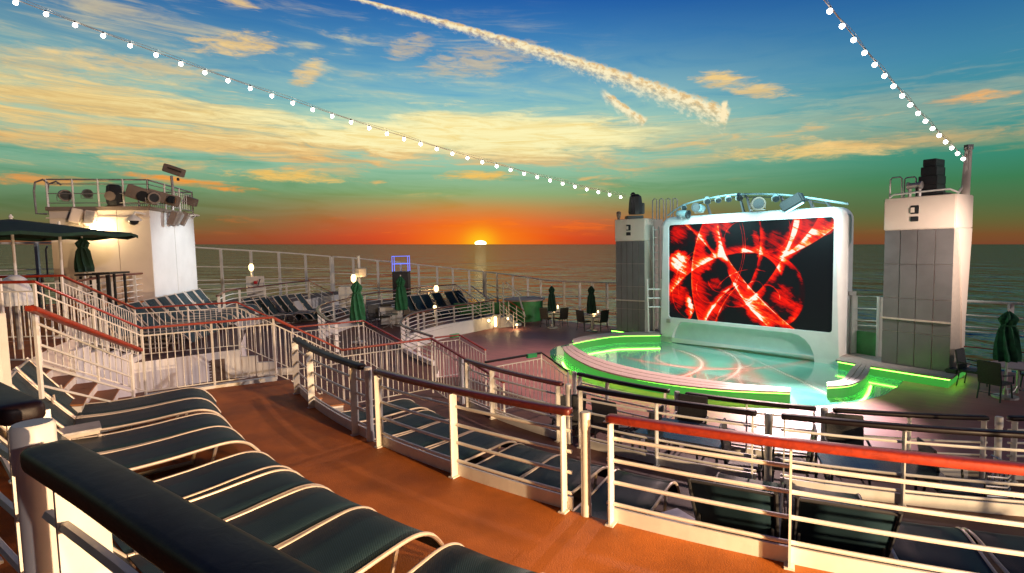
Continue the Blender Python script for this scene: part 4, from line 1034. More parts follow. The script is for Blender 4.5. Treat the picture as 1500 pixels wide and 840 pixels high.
# picture on the screen
def screen_mat():
    m = bpy.data.materials.new('screen_picture'); m.use_nodes = True; t = m.node_tree
    b = t.nodes['Principled BSDF']; b.inputs['Base Color'].default_value = (0.004, 0.004, 0.005, 1); b.inputs['Roughness'].default_value = 0.4; b.inputs['Specular IOR Level'].default_value = 0.08
    uvn = t.nodes.new('ShaderNodeTexCoord'); sep = t.nodes.new('ShaderNodeSeparateXYZ'); t.links.new(uvn.outputs['UV'], sep.inputs[0])
    wn = noise(t, uvn.outputs['UV'], 9.0, 4, .6); wn2 = noise(t, uvn.outputs['UV'], 3.2, 6, .6, 1.2)
    Wm, Hm = ux1-ux0, v1-v0
    x = X(t, sep.outputs[0])*Wm + ux0; y = X(t, sep.outputs[1])*Hm + v0
    def cp(a, b_): return suv(960+a/4.421, 310+b_/4.421)
    heat = None; dark = None
    def add(v):
        nonlocal heat
        heat = v if heat is None else heat+v
    def circ(p, q, r):
        ax, ay, bx, by, cx_, cy_ = *p, *q, *r
        d = 2*(ax*(by-cy_)+bx*(cy_-ay)+cx_*(ay-by))
        X0 = ((ax*ax+ay*ay)*(by-cy_)+(bx*bx+by*by)*(cy_-ay)+(cx_*cx_+cy_*cy_)*(ay-by))/d
        Y0 = ((ax*ax+ay*ay)*(cx_-bx)+(bx*bx+by*by)*(ax-cx_)+(cx_*cx_+cy_*cy_)*(bx-ax))/d
        return X0, Y0, math.hypot(ax-X0, ay-Y0)
    def line(p1, p2, p3, w, amp, side=0.0, sw_=.35, gr=None, sa=.55):
        a, b_, c = cp(*p1), cp(*p2), cp(*p3)
        X0, Y0, r = circ(a, b_, c)
        dx, dy = x-X0, y-Y0
        d = (dx*dx+dy*dy).sqrt()-r
        v = d.gauss(w*.36)*amp*.50 + d.gauss(w*1.8)*amp*.17
        if side:                                   # soft red veil on one side of the line
            dd = d*side
            v = v + dd.smooth(-.01, .03)*dd.smooth(sw_*1.5, 0.0)*sa*.85
        gr = gr or (math.dist(a, c)/2*1.12)
        mx, my = (a[0]+c[0])/2*.5+b_[0]*.5, (a[1]+c[1])/2*.5+b_[1]*.5
        gx, gy = x-mx, y-my
        g = (gx*gx+gy*gy).sqrt().smooth(gr*1.12, gr*.85)
        add(v*g)
    def blob(c, rx, ry, amp, rot=0):
        a = cp(*c); ca, sa = math.cos(R_(rot)), math.sin(R_(rot))
        dx, dy = x-a[0]+(wn2-0.5)*1.1, y-a[1]+(wn-0.5)*.8
        u_ = (dx*ca+dy*sa)*(1/rx); v_ = (dy*ca-dx*sa)*(1/ry)
        add((u_*u_+v_*v_).sqrt().smooth(1.35, .25)*amp*1.15)
    for args in (((305, 80), (232, 400), (272, 690), .03, 1.0, -1, .9, 3.3, .50), ((90, 540), (300, 345), (560, 268), .06, .42, 1, .30), ((560, 268), (700, 290), (800, 395), .035, .6, 1, .22),
                 ((450, 288), (640, 530), (900, 765), .03, 1.15, 1, .22), ((400, 80), (430, 230), (450, 288), .05, .9, 1, .25), ((470, 400), (580, 590), (700, 720), .045, .9, -1, .30),
                 ((1165, 95), (1010, 205), (820, 292), .035, 1.0, -1, .32), ((895, 45), (820, 292), (590, 580), .026, .75, 1, .22), ((560, 90), (572, 290), (520, 455), .014, .8), ((545, 100), (560, 290), (505, 460), .012, .7),
                 ((520, 470), (400, 580), (330, 690), .028, .95, 1, .16), ((530, 480), (440, 590), (390, 700), .025, .8), ((480, 520), (400, 590), (330, 690), .03, .5),
                 ((410, 475), (540, 388), (690, 385), .014, .75), ((690, 480), (640, 450), (590, 490), .018, .7), ((820, 300), (960, 480), (870, 720), .016, .62, -1, .18), ((265, 470), (280, 550), (370, 590), .016, .55),
                 ((340, 460), (400, 520), (480, 490), .02, .55), ((665, 70), (665, 290), (600, 480), .022, .55, 1, .15), ((440, 180), (470, 110), (530, 72), .014, .6), ((590, 210), (625, 155), (662, 200), .02, .5),
                 ((130, 440), (170, 330), (235, 270), .012, .5), ((150, 540), (160, 400), (225, 300), .012, .5), ((190, 90), (270, 160), (380, 290), .028, .85, 1, .12), ((110, 520), (130, 620), (250, 700), .012, .5),
                 ((700, 475), (770, 500), (800, 560), .02, .7), ((460, 610), (560, 610), (640, 560), .02, .5), ((850, 45), (840, 200), (760, 260), .015, .45), ((1050, 40), (960, 170), (830, 285), .02, .5, 1, .25), ((930, 40), (880, 200), (820, 292), .03, .6, -1, .25)):
        line(*args)
    for args in (((150, 150), .55, .50, .30), ((150, 330), .45, .46, 1.15, 25), ((215, 620), .10, .45, .6, 0), ((600, 620), .5, .3, .25), ((280, 180), .35, .3, .22), ((205, 600), .16, .5, .62, 0), ((140, 520), .45, .8, .34), ((330, 330), .5, .22, .26, 25), ((420, 230), .20, .5, .34, 8),
                 ((560, 560), .9, .30, .30, -8), ((700, 690), .8, .22, .42, -25), ((800, 560), .45, .5, .34), ((880, 620), .3, .5, .22), ((770, 200), .5, .55, .24, -30), ((960, 110), .55, .4, .30, 25), ((1060, 130), .5, .2, .34, 25),
                 ((660, 180), .14, .6, .30), ((400, 620), .5, .22, .30, 30), ((380, 460), .3, .3, .20), ((650, 262), .7, .10, .26), ((480, 100), .2, .3, .22),
                 ((610, 350), .34, .26, -.45), ((345, 215), .28, .42, -.30), ((330, 430), .28, .28, -.22), ((720, 470), .25, .2, -.2), ((690, 90), .4, .22, -.22), ((170, 470), .3, .10, -.2, 35), ((620, 150), .16, .2, -.15), ((900, 400), .22, .5, -.18)):
        blob(*args)
    streak = noise(t, vec3(t, x*1.2 + y*2.4, x*.5 - y*.25), 2.2, 3, .5, 1.4).smooth(.30, .66)
    right = x.smooth(cp(985, 300)[0], cp(900, 300)[0])
    keep = right.max((y - (x-cp(985, 190)[0])*.52).smooth(cp(985, 235)[1]-.02, cp(985, 235)[1]+.10))
    fil = noise(t, vec3(t, x*1.3, y*1.3), 1.6, 6, .7, 2.4)
    heat = (heat.max(0.0)*(fil*0.6+streak*.5+.34) - 0.03)*keep
    col = ramp(t, heat, [(0.0, (0.006, 0.008, 0.009)), (0.13, (0.02, 0.004, 0.006)), (0.26, (0.50, 0.003, 0.002)), (0.42, (1.0, 0.008, 0.002)), (0.66, (1.0, 0.05, 0.004)), (0.80, (1.0, 0.42, 0.06)), (0.96, (1.0, 0.95, 0.82))])
    t.links.new(col, b.inputs['Emission Color']); b.inputs['Emission Strength'].default_value = 1.0
    return m
me = bpy.data.meshes.new('screen'); vs = [tuple(sw(u, v, .055)) for u, v in ((ux0-.02, v0-.02), (ux1+.02, v0-.02), (ux1+.02, v1+.02), (ux0-.02, v1+.02))]
me.from_pydata(vs, [], [(0, 1, 2, 3)]); uvl = me.uv_layers.new(name='UVMap')
for i, c in enumerate(((0, 0), (1, 0), (1, 1), (0, 1))): uvl.data[i].uv = c
me.materials.append(screen_mat()); o = link('picture_panel', me, scr); o.matrix_parent_inverse = Matrix.Translation(-SA)
p = sw(ux0+.02, v0-.14, -.03); part('socket_box', MB().box(p, (.16, .05, .16), Matrix((SU, SN, Vector((0, 0, 1)))).transposed()), GALV, scr)
# curved light truss over the screen
TR = 'lamps on the curved bar over the screen'
def tp(px, py, d=.35): 
    p = onp(px, py, SA-SN*d, SB-SN*d); return p
tr = thing('light_truss', 'curved metal bar on struts carrying lamps above the screen', 'truss', tp(1100, 300))
bar = catmull([tp(x, y, .2) for x, y in ((978, 316), (995, 304), (1012, 297), (1038, 291), (1070, 286), (1110, 284.5), (1150, 286), (1190, 291), (1222, 296), (1243, 299))], 4)
part('bar', MB().tube(bar, .035, 8), SPOTB, tr, True)
part('bar', MB().tube([p+Vector((0, 0, -.10))-SN*.1 for p in bar[8:-6]], .02, 6), DARKG, tr, True)
for x in (1033, 1080, 1092, 1141, 1178, 1213):
    q = min(bar, key=lambda b_: (b_-tp(x, 286, .2)).length); part('strut', MB().tube([q, q+Vector((0, 0, -.12))-SN*.05+SU*.1, Vector((q.x, q.y, ztop-.1))-SN*.15+SU*.22], [.03, .05, .06], 6), DARKG, tr)
for (x, y, r, lab, L, m_) in ((1002, 303, .085, 'small teal lit lamp at the left bend of the curved bar', .2, SPOTB), (1036, 293, .10, 'small can lamp on the curved bar, first of the close set of four', .26, SPOTB), (1052, 291.5, .09, 'small can lamp on the curved bar, second of the close set of four', .24, SPOTB), (1067, 290, .09, 'small can lamp on the curved bar, third of the close set of four', .24, SPOTB),
                 (1083, 288, .10, 'small can lamp on the curved bar, rightmost of the close set of four', .24, SPOTB), (1136, 289, .10, 'teal lit can lamp right of the big round lamp on the bar', .26, SPOTB)):
    p = tp(x, y, .0); stage_light(lab, p, p+Vector((-.25, -1, -.75)), r, L, m_, TR)
stage_light('large teal lit lamp at the far left of the screen top pointing right', tp(1001, 314, -.1), tp(1001, 314, -.1)+Vector((.9, -1, -.15)), .15, .5, SPOTB, TR)
stage_light('large teal lit lamp lying on the screen top with its lens facing left', tp(1024, 305, -.05), tp(1024, 305, -.05)+Vector((-1, -.9, .1)), .15, .6, SPOTB, TR)
stage_light('big round black lamp facing the viewer under the middle of the bar', tp(1110, 297, -.1), tp(1110, 297, -.1)+Vector((-.3, -1, -.3)), .21, .4, BLACK, TR)
t = thing('wash_light', 'big tilted black lamp with a cyan glowing edge on the bar', 'stage light', tp(1163, 298), TR)
rot = Matrix((SU, SN, Vector((0, 0, 1)))).transposed() @ Euler((0, R_(-28), 0)).to_matrix()
part('housing', MB().box(tp(1161, 297, -.05), (.75, .3, .36), rot), BLACK, t, bevel=.05)
part('light_bar', MB().box(tp(1164, 304.5, -.12), (.62, .05, .035), rot), CYAN, t)
lamp('wash_glow', 'AREA', tp(1160, 308, -.75)+Vector((0, 0, .1)), 130, (.5, .97, 1.0), tp(1160, 345, .2), size=2.6)
lamp('wash_glow_b', 'AREA', tp(1030, 312, -.75)+Vector((0, 0, .1)), 100, (.5, .97, 1.0), tp(1040, 345, .2), size=2.2)
lamp('mast_floodlight', 'SPOT', (-6.6, 22.5, 5.6), 1500, (.86, .97, 1.0), (-12.4, 20.0, 3.4), spot_size=R_(52), spot_blend=.8, shadow_soft_size=.12)
# ---- wooden ledge with green LEDs, towers on top
def lp(px, py, H): p = at(px, py, H); return (p.x, p.y)
LZ = .30
ledge_f = [lp(1224, 527, H4-LZ), lp(1276, 536, H4-LZ), lp(1334, 545, H4-LZ), lp(1394, 554, H4-LZ), lp(1416, 537, H4-LZ)]
bk1 = Vector(ledge_f[-1]+(0,)) + SU*0 - SN*.6
pl = ledge_f + [(bk1.x, bk1.y)] + [tuple((SB-SN*2.0+SU*.3)[:2]), tuple((SB-SN*.6)[:2]), tuple((SB-SN*.3+SU*.02)[:2])]
t = thing('wooden_ledge', 'wooden ledge with green light strip carrying the large grey tower', 'ledge', (pl[1][0], pl[1][1], 0))
part('top', MB().prism(pl, LZ-.05, LZ), TEAK, t)
cx0 = sum(p[0] for p in pl)/len(pl); cy0 = sum(p[1] for p in pl)/len(pl)
shr = [(x+(cx0-x)*.05, y+(cy0-y)*.05) for x, y in pl]
part('riser', MB().prism(shr, 0.0, LZ-.052), LEDW, t)
def led(name_parent, pts, z, inw=.03):
    return part('light_strip', MB().tube([Vector((x, y, z)) for x, y in pts], .014, 6), LED, name_parent)
shf = shr[:5]; nrmf = [(x+(x-cx0)*.012, y+(y-cy0)*.012) for x, y in shf]
led(t, nrmf, LZ-.075)
ledge_l = [lp(893, 482, H4-LZ), lp(928, 486.5, H4-LZ), lp(968, 490, H4-LZ)]
pl2 = ledge_l + [tuple((SA-SN*1.6)[:2]), tuple((SA-SN*2.4-SU*1.6)[:2])]
t = thing('wooden_ledge', 'dark ledge with a green light strip under the small grey tower', 'ledge', (pl2[0][0], pl2[0][1], 0))
part('top', MB().prism(pl2, LZ-.05, LZ), DARKG, t)
c0 = (sum(p[0] for p in pl2)/5, sum(p[1] for p in pl2)/5)
sh2 = [(x+(c0[0]-x)*.05, y+(c0[1]-y)*.05) for x, y in pl2]
part('riser', MB().prism(sh2, 0.0, LZ-.052), LEDW, t)
led(t, [(x, y-.03) for x, y in sh2[:2]], LZ-.08)
def tower(label, a, b, ztop_, cols, depth, speaker):
    """a, b: left and right foot of the front face"""
    u = (b-a).normalized(); n = Vector((u.y, -u.x, 0)); n = n if n.y < 0 else -n; Wd = (b-a).length
    t = thing('grey_tower', label, 'tower', a)
    def P(s_, z, d=0.0): return Vector((a.x, a.y, 0))+u*s_-n*d+Vector((0, 0, z))
    def bx(s0, s1, z0, z1, d0, d1, m, name, parent=t, bevel=0):
        mb = MB(); c = [P(s0, 0, d0), P(s1, 0, d0), P(s1, 0, d1), P(s0, 0, d1)]
        mb.prism([q[:2] for q in c], z0, z1); return part(name, mb, m, parent, bevel=bevel)
    zb = LZ+.002; zm = ztop_-.92
    core = bx(.004, Wd-.004, zb, zm, .0, depth*.62, ALU, 'core')
    rows = 4; w_ = Wd/cols; hgt = (zm-zb)/rows
    for i in range(cols):
        for j in range(rows):
            bulge = 0.012+0.02*math.sin(PI*(i+.5)/cols)
            bx(i*w_+.009, (i+1)*w_-.009, zb+j*hgt+.006, zb+(j+1)*hgt-.006, -bulge, -.001, GREYP, 'panel')
    bx(-.01, Wd+.01, zb+hgt*1.36, zb+hgt*1.36+.045, -.075, .0, ALU, 'steel_band')
    # cream cap and side that tapers to the foot
    bx(-.02, Wd+.02, zm+.002, ztop_, -.04, depth, CREAM, 'cap', bevel=.02)
    mb = MB(); 
    side = [(depth*.62, zb), (depth*.70, zb), (depth, zm), (.18, zm)]+[(depth*.62-(depth*.62-.18)*((k/8))**2.2, zb+(zm-zb)*k/8) for k in range(7, 0, -1)]
    n0 = len(mb.v); K_ = len(side)
    for s_ in (Wd-.03, Wd+.018):
        for d_, z in side: mb.v.append(tuple(P(s_, z-.003, d_)))
    for k in range(K_): mb.f.append((k, (k+1) % K_, K_+(k+1) % K_, K_+k))
    tri = tessellate_polygon([[Vector((d_, z, 0)) for d_, z in side]])
    for q in tri: mb.f.append(tuple(q)); mb.f.append(tuple(K_+i for i in q))
    part('side_plate', mb, CREAM, t)
    bx(Wd*.02, Wd*.95, zb, zm, depth*.62, depth*.70, CREAM, 'back_plate')
    for zc, hh in ((ztop_-.36, .12), (ztop_-.62, .07)):
        f = bx(Wd*.39, Wd*.39+.20, zc-hh, zc+hh, -.055, -.041, BLACK, 'recess', bevel=.012)
    bx(Wd*.39+.01, Wd*.39+.10, ztop_-.44, ztop_-.30, -.07, -.056, CREAM, 'fitting')
    return t, P, u, n, Wd
TA, TB = at(1291, 531, H4-LZ), at(1391, 546, H4-LZ)
tw, TP, tu, tn, tW = tower('large grey panelled tower with cream top right of the screen', TA, TB, 5.16, 4, 1.15, True)
UA, UB = at(903, 484, H4-LZ), at(945, 487.5, H4-LZ)
UB = UA + (UB-UA).normalized()*max((UB-UA).length, 1.2)
tw2, UP, uu, un, uW = tower('small looking grey panelled tower with cream top left of the screen', UA, UB, 5.06, 5, 1.9, False)
# speaker stack on the large tower
t = thing('line_speaker', 'tall black loudspeaker standing on top of the large grey tower', 'speaker', TP(1.1, 5.16, .5))
mb = MB(); s0, s1, d0, d1 = .72, 1.30, .25, .85
z0_, z1_ = 5.20, 6.10
v = [TP(.66, z0_, d0), TP(1.32, z0_, d0), TP(1.32, z0_, d1), TP(.66, z0_, d1), TP(.86, z1_, d0+.05), TP(1.26, z1_, d0+.05), TP(1.26, z1_, d1-.1), TP(.86, z1_, d1-.1), TP(1.34, 5.82, d0), TP(.80, 5.85, d0)]
mb.prism([q[:2] for q in v[:4]], z0_, z0_+.05)
for (za, zb_, a_, b_) in ((5.25, 5.49, .66, 1.16), (5.495, 5.74, .71, 1.16), (5.745, 5.99, .76, 1.14), (5.995, 6.20, .81, 1.12)):
    part('cabinet', MB().prism([q[:2] for q in (TP(a_, 0, d0), TP(b_, 0, d0), TP(b_, 0, d1), TP(a_, 0, d1))], za, zb_), BLACK, t, bevel=.012)
part('foot', mb, BLACK, t)
t = thing('tower_top_rail', 'hooped rails and low tube on top of the large grey tower', 'railing', TP(.3, 5.16, .3))
for s_, d_ in ((.06, .1), (.26, .5)):
    part('hoop', MB().tube([TP(s_, 5.16, d_), TP(s_+.01, 5.72, d_), TP(s_+.06, 5.77, d_), TP(s_+.26, 5.77, d_), TP(s_+.30, 5.72, d_), TP(s_+.31, 5.16, d_)], .022, 8), GALV, t, True)
part('tube', MB().tube([TP(.10, 5.20, .03), TP(.2, 5.27, .02), TP(1.2, 5.30, .02), TP(1.55, 5.30, .02), TP(1.7, 5.2, .1)], .025, 8), PAINT, t, True)
t = thing('winch', 'small bracket mechanism on two stubby feet on the large grey tower', 'winch', TP(.7, 5.16, .15))
part('drum', MB().tube([TP(.52, 5.48, .12), TP(.84, 5.50, .12)], .08, 10), GALV, t)
for s_ in (.56, .80): part('foot', MB().box(TP(s_, 5.28, .12), (.06, .06, .24)), GALV, t)
for s_ in (.52, .84): part('flange', MB().tube([TP(s_-.02, 5.49, .12), TP(s_+.02, 5.49, .12)], .11, 10), GALV, t)
t = thing('cable_mast', 'cream mast at the right of the large tower where the string of bulbs ends', 'mast', TP(1.75, 4.9, 1.0))
m0, m1 = pxd(1413, 298, 15.4), pxd(1419, 216, 15.4)
part('pole', MB().tube([m0, m0+Vector((0, 0, .12)), m1], [.06, .11, .085], 10), CREAM, t, True)
part('head', MB().box(m1, (.16, .14, .14)), DARKG, t)
part('brace', MB().tube([pxd(1403, 284, 15.4), pxd(1413, 269, 15.4)], .03, 6), PAINT, t)
t = thing('moving_light', 'black moving light with base on the small grey tower', 'stage light', UP(.7, 5.06, .6))
c_ = pxd(931, 298, 22.6)
part('base', MB().box(UP(.62, 5.14, .5), (.7, .5, .14)), BLACK, t, bevel=.02)
part('head', MB().lathe(Vector((c_.x, c_.y, 5.22)), [(.28, 0), (.30, .1), (.27, .5), (.24, .72), (.12, .82)], 10), BLACK, t)
part('fin', MB().box(Vector((c_.x+.28, c_.y, 5.45)), (.12, .3, .45)), BLACK, t, bevel=.02)
part('knob', MB().lathe(Vector((c_.x-.10, c_.y, 5.98)), [(.10, 0), (.11, .06), (.05, .14)], 10), BLACK, t)
part('small_lamp', MB().lathe(UP(.10, 5.07, .1), [(.05, 0), (.09, .16), (.10, .3), (.04, .34)], 10), TAUPE, t)
# hooped ladder between small tower and screen
t = thing('ladder', 'white service ladder with hoops between the small tower and the screen', 'ladder', at(963, 490, H4))
Yl = 22.8
for x in (958, 966): part('rail', MB().tube([pxd(x, 488, Yl), pxd(x-1, 332, Yl)], .03, 6), PAINT, t)
for k in range(14): part('rung', MB().tube([pxd(958, 480-k*11, Yl), pxd(966, 480-k*11, Yl)], .018, 6), PAINT, t)
for x in (956, 966, 976, 986): part('hoop', MB().tube([pxd(x, 322, Yl), pxd(x, 293+(966-x)*.12, Yl), pxd(x+3, 291, Yl), pxd(x+6, 293, Yl), pxd(x+6, 322, Yl)], .025, 6), GALV, t, True)
t = thing('gate', 'white gate between the small grey tower and the screen', 'gate', at(955, 489, H4))
fx = [(948, 409), (969, 409), (969, 487), (950, 486)]
part('frame', MB().tube([pxd(x, y, 22.3) for x, y in fx], .04, 6, closed=True), PAINT, t)
for y in (424, 437, 450): part('gate_bar', MB().tube([pxd(949, y, 22.3), pxd(969, y, 22.3)], .03, 6), PAINT, t)
# gate right of the screen
g0, g1 = onp(1253, 524, SB-SN*.9+SU*0, SB+SU-SN*.9), None
t = thing('gate', 'white barred gate between the screen and the large grey tower', 'gate', g0)
Yg = 17.6
ga, gb, gc, gd = pxd(1254, 434, Yg), pxd(1287, 435, Yg-.6), pxd(1285, 524, Yg-.6), pxd(1253, 522, Yg)
part('frame', MB().tube([ga, gb, gc, gd], .045, 6, closed=True), PAINT, t)
for f in (.2, .40, .48): part('gate_bar', MB().tube([ga.lerp(gd, f), gb.lerp(gc, f)], .022, 6), PAINT, t)
part('post', MB().box((pxd(1249, 480, Yg)), (.12, .12, 2.1)), PAINT, t)
part('post', MB().box((pxd(1289.5, 482, Yg-.6)), (.08, .08, 2.0)), PAINT, t)
part('kick_panel', MB().box((gd+gc)/2*.5+(ga.lerp(gd, .55)+gb.lerp(gc, .55))/2*.5, ((gc-gd).length*.9, .02, .75), Matrix.Rotation(math.atan2(gc.y-gd.y, gc.x-gd.x), 3, 'Z')), MOPB, t)
part('lock', MB().box(pxd(1248, 430, Yg-.1), (.22, .1, .12)), GALV, t)
tag(obj('wall_box', MB().box(pxd(1409.5, 427, 16.3), (.15, .12, .14)), PAINT, bevel=.01), 'small white box fixed beside the large tower above the right guard rail', 'box')
tag(obj('foot_cover', MB().box(at(1397, 543, H4-LZ-.06), (.35, .3, .12), Euler((0, 0, .5)).to_matrix()), BLACK, bevel=.03), 'black lump lying at the foot of the large grey tower', 'cover')
# ================================================================ STAGE
HB = .34
fl = [(813, 509), (806, 514), (806, 521), (812, 530), (828, 540), (860, 552), (900, 562), (940, 570), (980, 577), (1030, 585), (1080, 591), (1158, 596), (1212, 594), (1262, 588), (1298, 578), (1316, 566), (1326, 556), (1338, 548)]
stage = [tuple(at(x, y, H4)[:2]) for x, y in fl] + [tuple((SB-SN*.2+SU*.4)[:2]), tuple((SA-SN*.2)[:2])] + [tuple(at(x, y, H4)[:2]) for x, y in ((968, 496), (900, 497), (840, 503))]
def stage_swirl_light():  # swirls of coloured light from the screen, painted into the floor's base colour
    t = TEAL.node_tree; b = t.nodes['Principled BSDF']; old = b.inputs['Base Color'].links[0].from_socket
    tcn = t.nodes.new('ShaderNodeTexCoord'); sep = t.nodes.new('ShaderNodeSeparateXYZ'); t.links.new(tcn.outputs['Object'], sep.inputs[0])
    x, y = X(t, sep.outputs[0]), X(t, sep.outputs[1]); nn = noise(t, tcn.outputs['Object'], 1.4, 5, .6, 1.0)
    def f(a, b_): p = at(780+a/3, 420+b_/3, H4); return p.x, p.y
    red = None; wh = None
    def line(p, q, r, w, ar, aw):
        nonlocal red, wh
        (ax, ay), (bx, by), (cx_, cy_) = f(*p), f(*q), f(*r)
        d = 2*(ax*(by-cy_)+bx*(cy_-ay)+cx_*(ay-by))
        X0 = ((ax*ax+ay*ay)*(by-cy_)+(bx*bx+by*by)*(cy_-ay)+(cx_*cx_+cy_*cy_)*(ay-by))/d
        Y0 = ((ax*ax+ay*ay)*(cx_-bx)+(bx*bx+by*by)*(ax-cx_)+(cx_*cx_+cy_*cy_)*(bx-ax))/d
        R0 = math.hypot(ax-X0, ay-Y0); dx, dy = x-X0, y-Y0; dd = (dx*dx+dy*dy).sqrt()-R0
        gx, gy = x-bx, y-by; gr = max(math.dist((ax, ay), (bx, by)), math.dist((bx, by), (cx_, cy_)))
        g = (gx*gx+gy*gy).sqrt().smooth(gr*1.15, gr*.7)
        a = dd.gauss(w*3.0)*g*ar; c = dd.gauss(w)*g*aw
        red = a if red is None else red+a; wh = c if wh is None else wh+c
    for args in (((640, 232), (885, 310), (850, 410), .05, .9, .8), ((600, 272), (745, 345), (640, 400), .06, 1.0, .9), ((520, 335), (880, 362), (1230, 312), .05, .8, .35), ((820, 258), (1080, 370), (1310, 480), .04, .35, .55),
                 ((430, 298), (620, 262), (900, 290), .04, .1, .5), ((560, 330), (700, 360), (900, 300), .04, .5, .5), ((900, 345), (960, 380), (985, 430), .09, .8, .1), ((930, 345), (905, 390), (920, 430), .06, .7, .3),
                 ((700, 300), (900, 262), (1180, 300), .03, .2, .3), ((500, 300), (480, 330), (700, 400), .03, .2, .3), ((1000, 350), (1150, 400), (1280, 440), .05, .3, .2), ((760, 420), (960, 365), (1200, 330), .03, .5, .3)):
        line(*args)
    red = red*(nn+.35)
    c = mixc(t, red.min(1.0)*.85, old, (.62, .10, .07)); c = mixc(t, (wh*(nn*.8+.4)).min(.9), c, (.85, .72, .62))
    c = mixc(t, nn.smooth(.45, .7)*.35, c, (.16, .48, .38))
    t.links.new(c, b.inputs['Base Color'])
stage_swirl_light()
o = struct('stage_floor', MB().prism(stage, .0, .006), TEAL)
def bench(label, near, farp, ends=False):
    t = thing('bench', label, 'bench', at(*near[0], H4), 'curved wooden stage benches with green light strips')
    N_ = catmull([Vector((*at(x, y, H4-HB)[:2], 0)) for x, y in near], 5); F_ = catmull([Vector((*at(x, y, H4-HB)[:2], 0)) for x, y in farp], 5)
    M_ = min(len(N_), len(F_)); N_ = [N_[int(i*(len(N_)-1)/(M_-1))] for i in range(M_)]; F_ = [F_[int(i*(len(F_)-1)/(M_-1))] for i in range(M_)]
    for k in range(3):                       # three long boards
        a0, a1 = k/3+.02*(k > 0), (k+1)/3-.02*(k < 2)
        poly = [tuple(n_.lerp(f_, a0)[:2]) for n_, f_ in zip(N_, F_)] + [tuple(n_.lerp(f_, a1)[:2]) for n_, f_ in zip(N_, F_)][::-1]
        part('plank', MB().prism(poly, HB-.045, HB), TEAK, t, bevel=0)
    poly = [tuple(n_.lerp(f_, .14)[:2]) for n_, f_ in zip(N_, F_)] + [tuple(n_.lerp(f_, .86)[:2]) for n_, f_ in zip(N_, F_)][::-1]
    part('riser', MB().prism(poly, 0.004, HB-.047), LEDW, t)
    part('light_strip', MB().tube([n_.lerp(f_, .11)+Vector((0, 0, HB-.065)) for n_, f_ in zip(N_, F_)], .013, 6), LED, t)
    part('light_strip', MB().tube([n_.lerp(f_, .89)+Vector((0, 0, HB-.065)) for n_, f_ in zip(N_, F_)], .013, 6), LED, t)
    return N_, F_
b1 = bench('long curved bench sweeping round the front left of the stage', [(824, 508), (828, 515), (845, 527), (880, 542), (947, 557), (1047, 569), (1157, 574)], [(839, 506), (852, 514), (872, 523), (915, 536), (983, 549), (1080, 562), (1158, 568)])
b2 = bench('straight bench along the back left of the stage below the small tower', [(840, 502), (866, 497), (905, 491.5), (967, 490)], [(839, 497), (858, 492), (898, 487.5), (966, 485.5)])
b3 = bench('short curved bench at the right side of the stage', [(1276, 536), (1272, 546), (1264, 555), (1246, 563), (1212, 566)], [(1256, 531), (1246, 541), (1240, 550), (1230, 557), (1211, 560)])
# floor kerb line between stage and deck
# green glow of the strips
def glow(pts, z, power, col=(.25, 1, .08), size=.5, up=False):
    a, b = Vector(pts[0]), Vector(pts[1]); c = (a+b)/2; L = (b-a).length
    l = bpy.data.lights.new('strip_glow', 'AREA'); l.specular_factor = .15; l.shape = 'RECTANGLE'; l.size = L; l.size_y = .06; l.energy = power; l.color = col
    o = bpy.data.objects.new('strip_glow', l); C.objects.link(o); o.location = (c.x, c.y, z)
    d = (b-a).normalized(); n = Vector((d.y, -d.x, 0)); 
    zc = (n*-.55+Vector((0, 0, .83))).normalized(); yc = zc.cross(d)
    o.rotation_euler = Matrix((d, yc, zc)).transposed().to_euler(); return o
def strip_lights(NN, FF, power, nseg=6, side=1):
    st = max(1, (len(NN)-1)//nseg)
    for i in range(0, len(NN)-1, st):
        a, b = NN[i], NN[min(i+st, len(NN)-1)]
        ctr = (FF[i]+FF[min(i+st, len(NN)-1)])/2 - (a+b)/2
        ctr.normalize(); A, B_ = a-ctr*.02, b-ctr*.02
        if ((B_-A).normalized().cross(Vector((0, 0, 1)))).dot(ctr) > 0: A, B_ = B_, A
        glow((A, B_), HB-.09, power*(b-a).length, size=.1)
strip_lights(b1[0], b1[1], 4.0)
strip_lights(b1[1], b1[0], 1.5, 5)
strip_lights(b2[0], b2[1], 3.0, 3)
strip_lights(b3[0], b3[1], 3.5, 4)
lf = [Vector((x, y, 0)) for x, y in ledge_f]
for a, b in zip(lf, lf[1:]):
    cc = Vector((cx0, cy0, 0))-(a+b)/2; A, B_ = a, b
    if ((B_-A).normalized().cross(Vector((0, 0, 1)))).dot(cc) > 0: A, B_ = B_, A
    glow((A, B_), LZ-.08, .9*(b-a).length)
# stage spot: white glare on the deck at the stage opening
gp = at(1185, 596, H4)
lamp('stage_spot', 'SPOT', tp(1163, 298, -.5), 16000, (1, .95, 1), (gp.x, gp.y, 0), spot_size=R_(34), spot_blend=1.0, shadow_soft_size=.1)
gp2 = at(1080, 530, H4)
lamp('stage_wash', 'SPOT', tp(1060, 290, -.6), 1100, (.55, 1.0, .92), (gp2.x, gp2.y, 0), spot_size=R_(75), spot_blend=1.0, shadow_soft_size=.15)
gp3 = at(960, 560, H4)
lamp('deck_wash', 'SPOT', tp(1136, 288, -.6), 7500, (1.0, .68, .62), (0.5, 14.5, 0), spot_size=R_(105), spot_blend=1.0, shadow_soft_size=.15)
lamp('screen_side_wash', 'SPOT', (12.0, 11.5, 4.8), 1800, (1.0, .78, .66), tuple(SB-SN*.4+Vector((.6, 0, 2.6))), spot_size=R_(70), spot_blend=1.0, shadow_soft_size=.3)
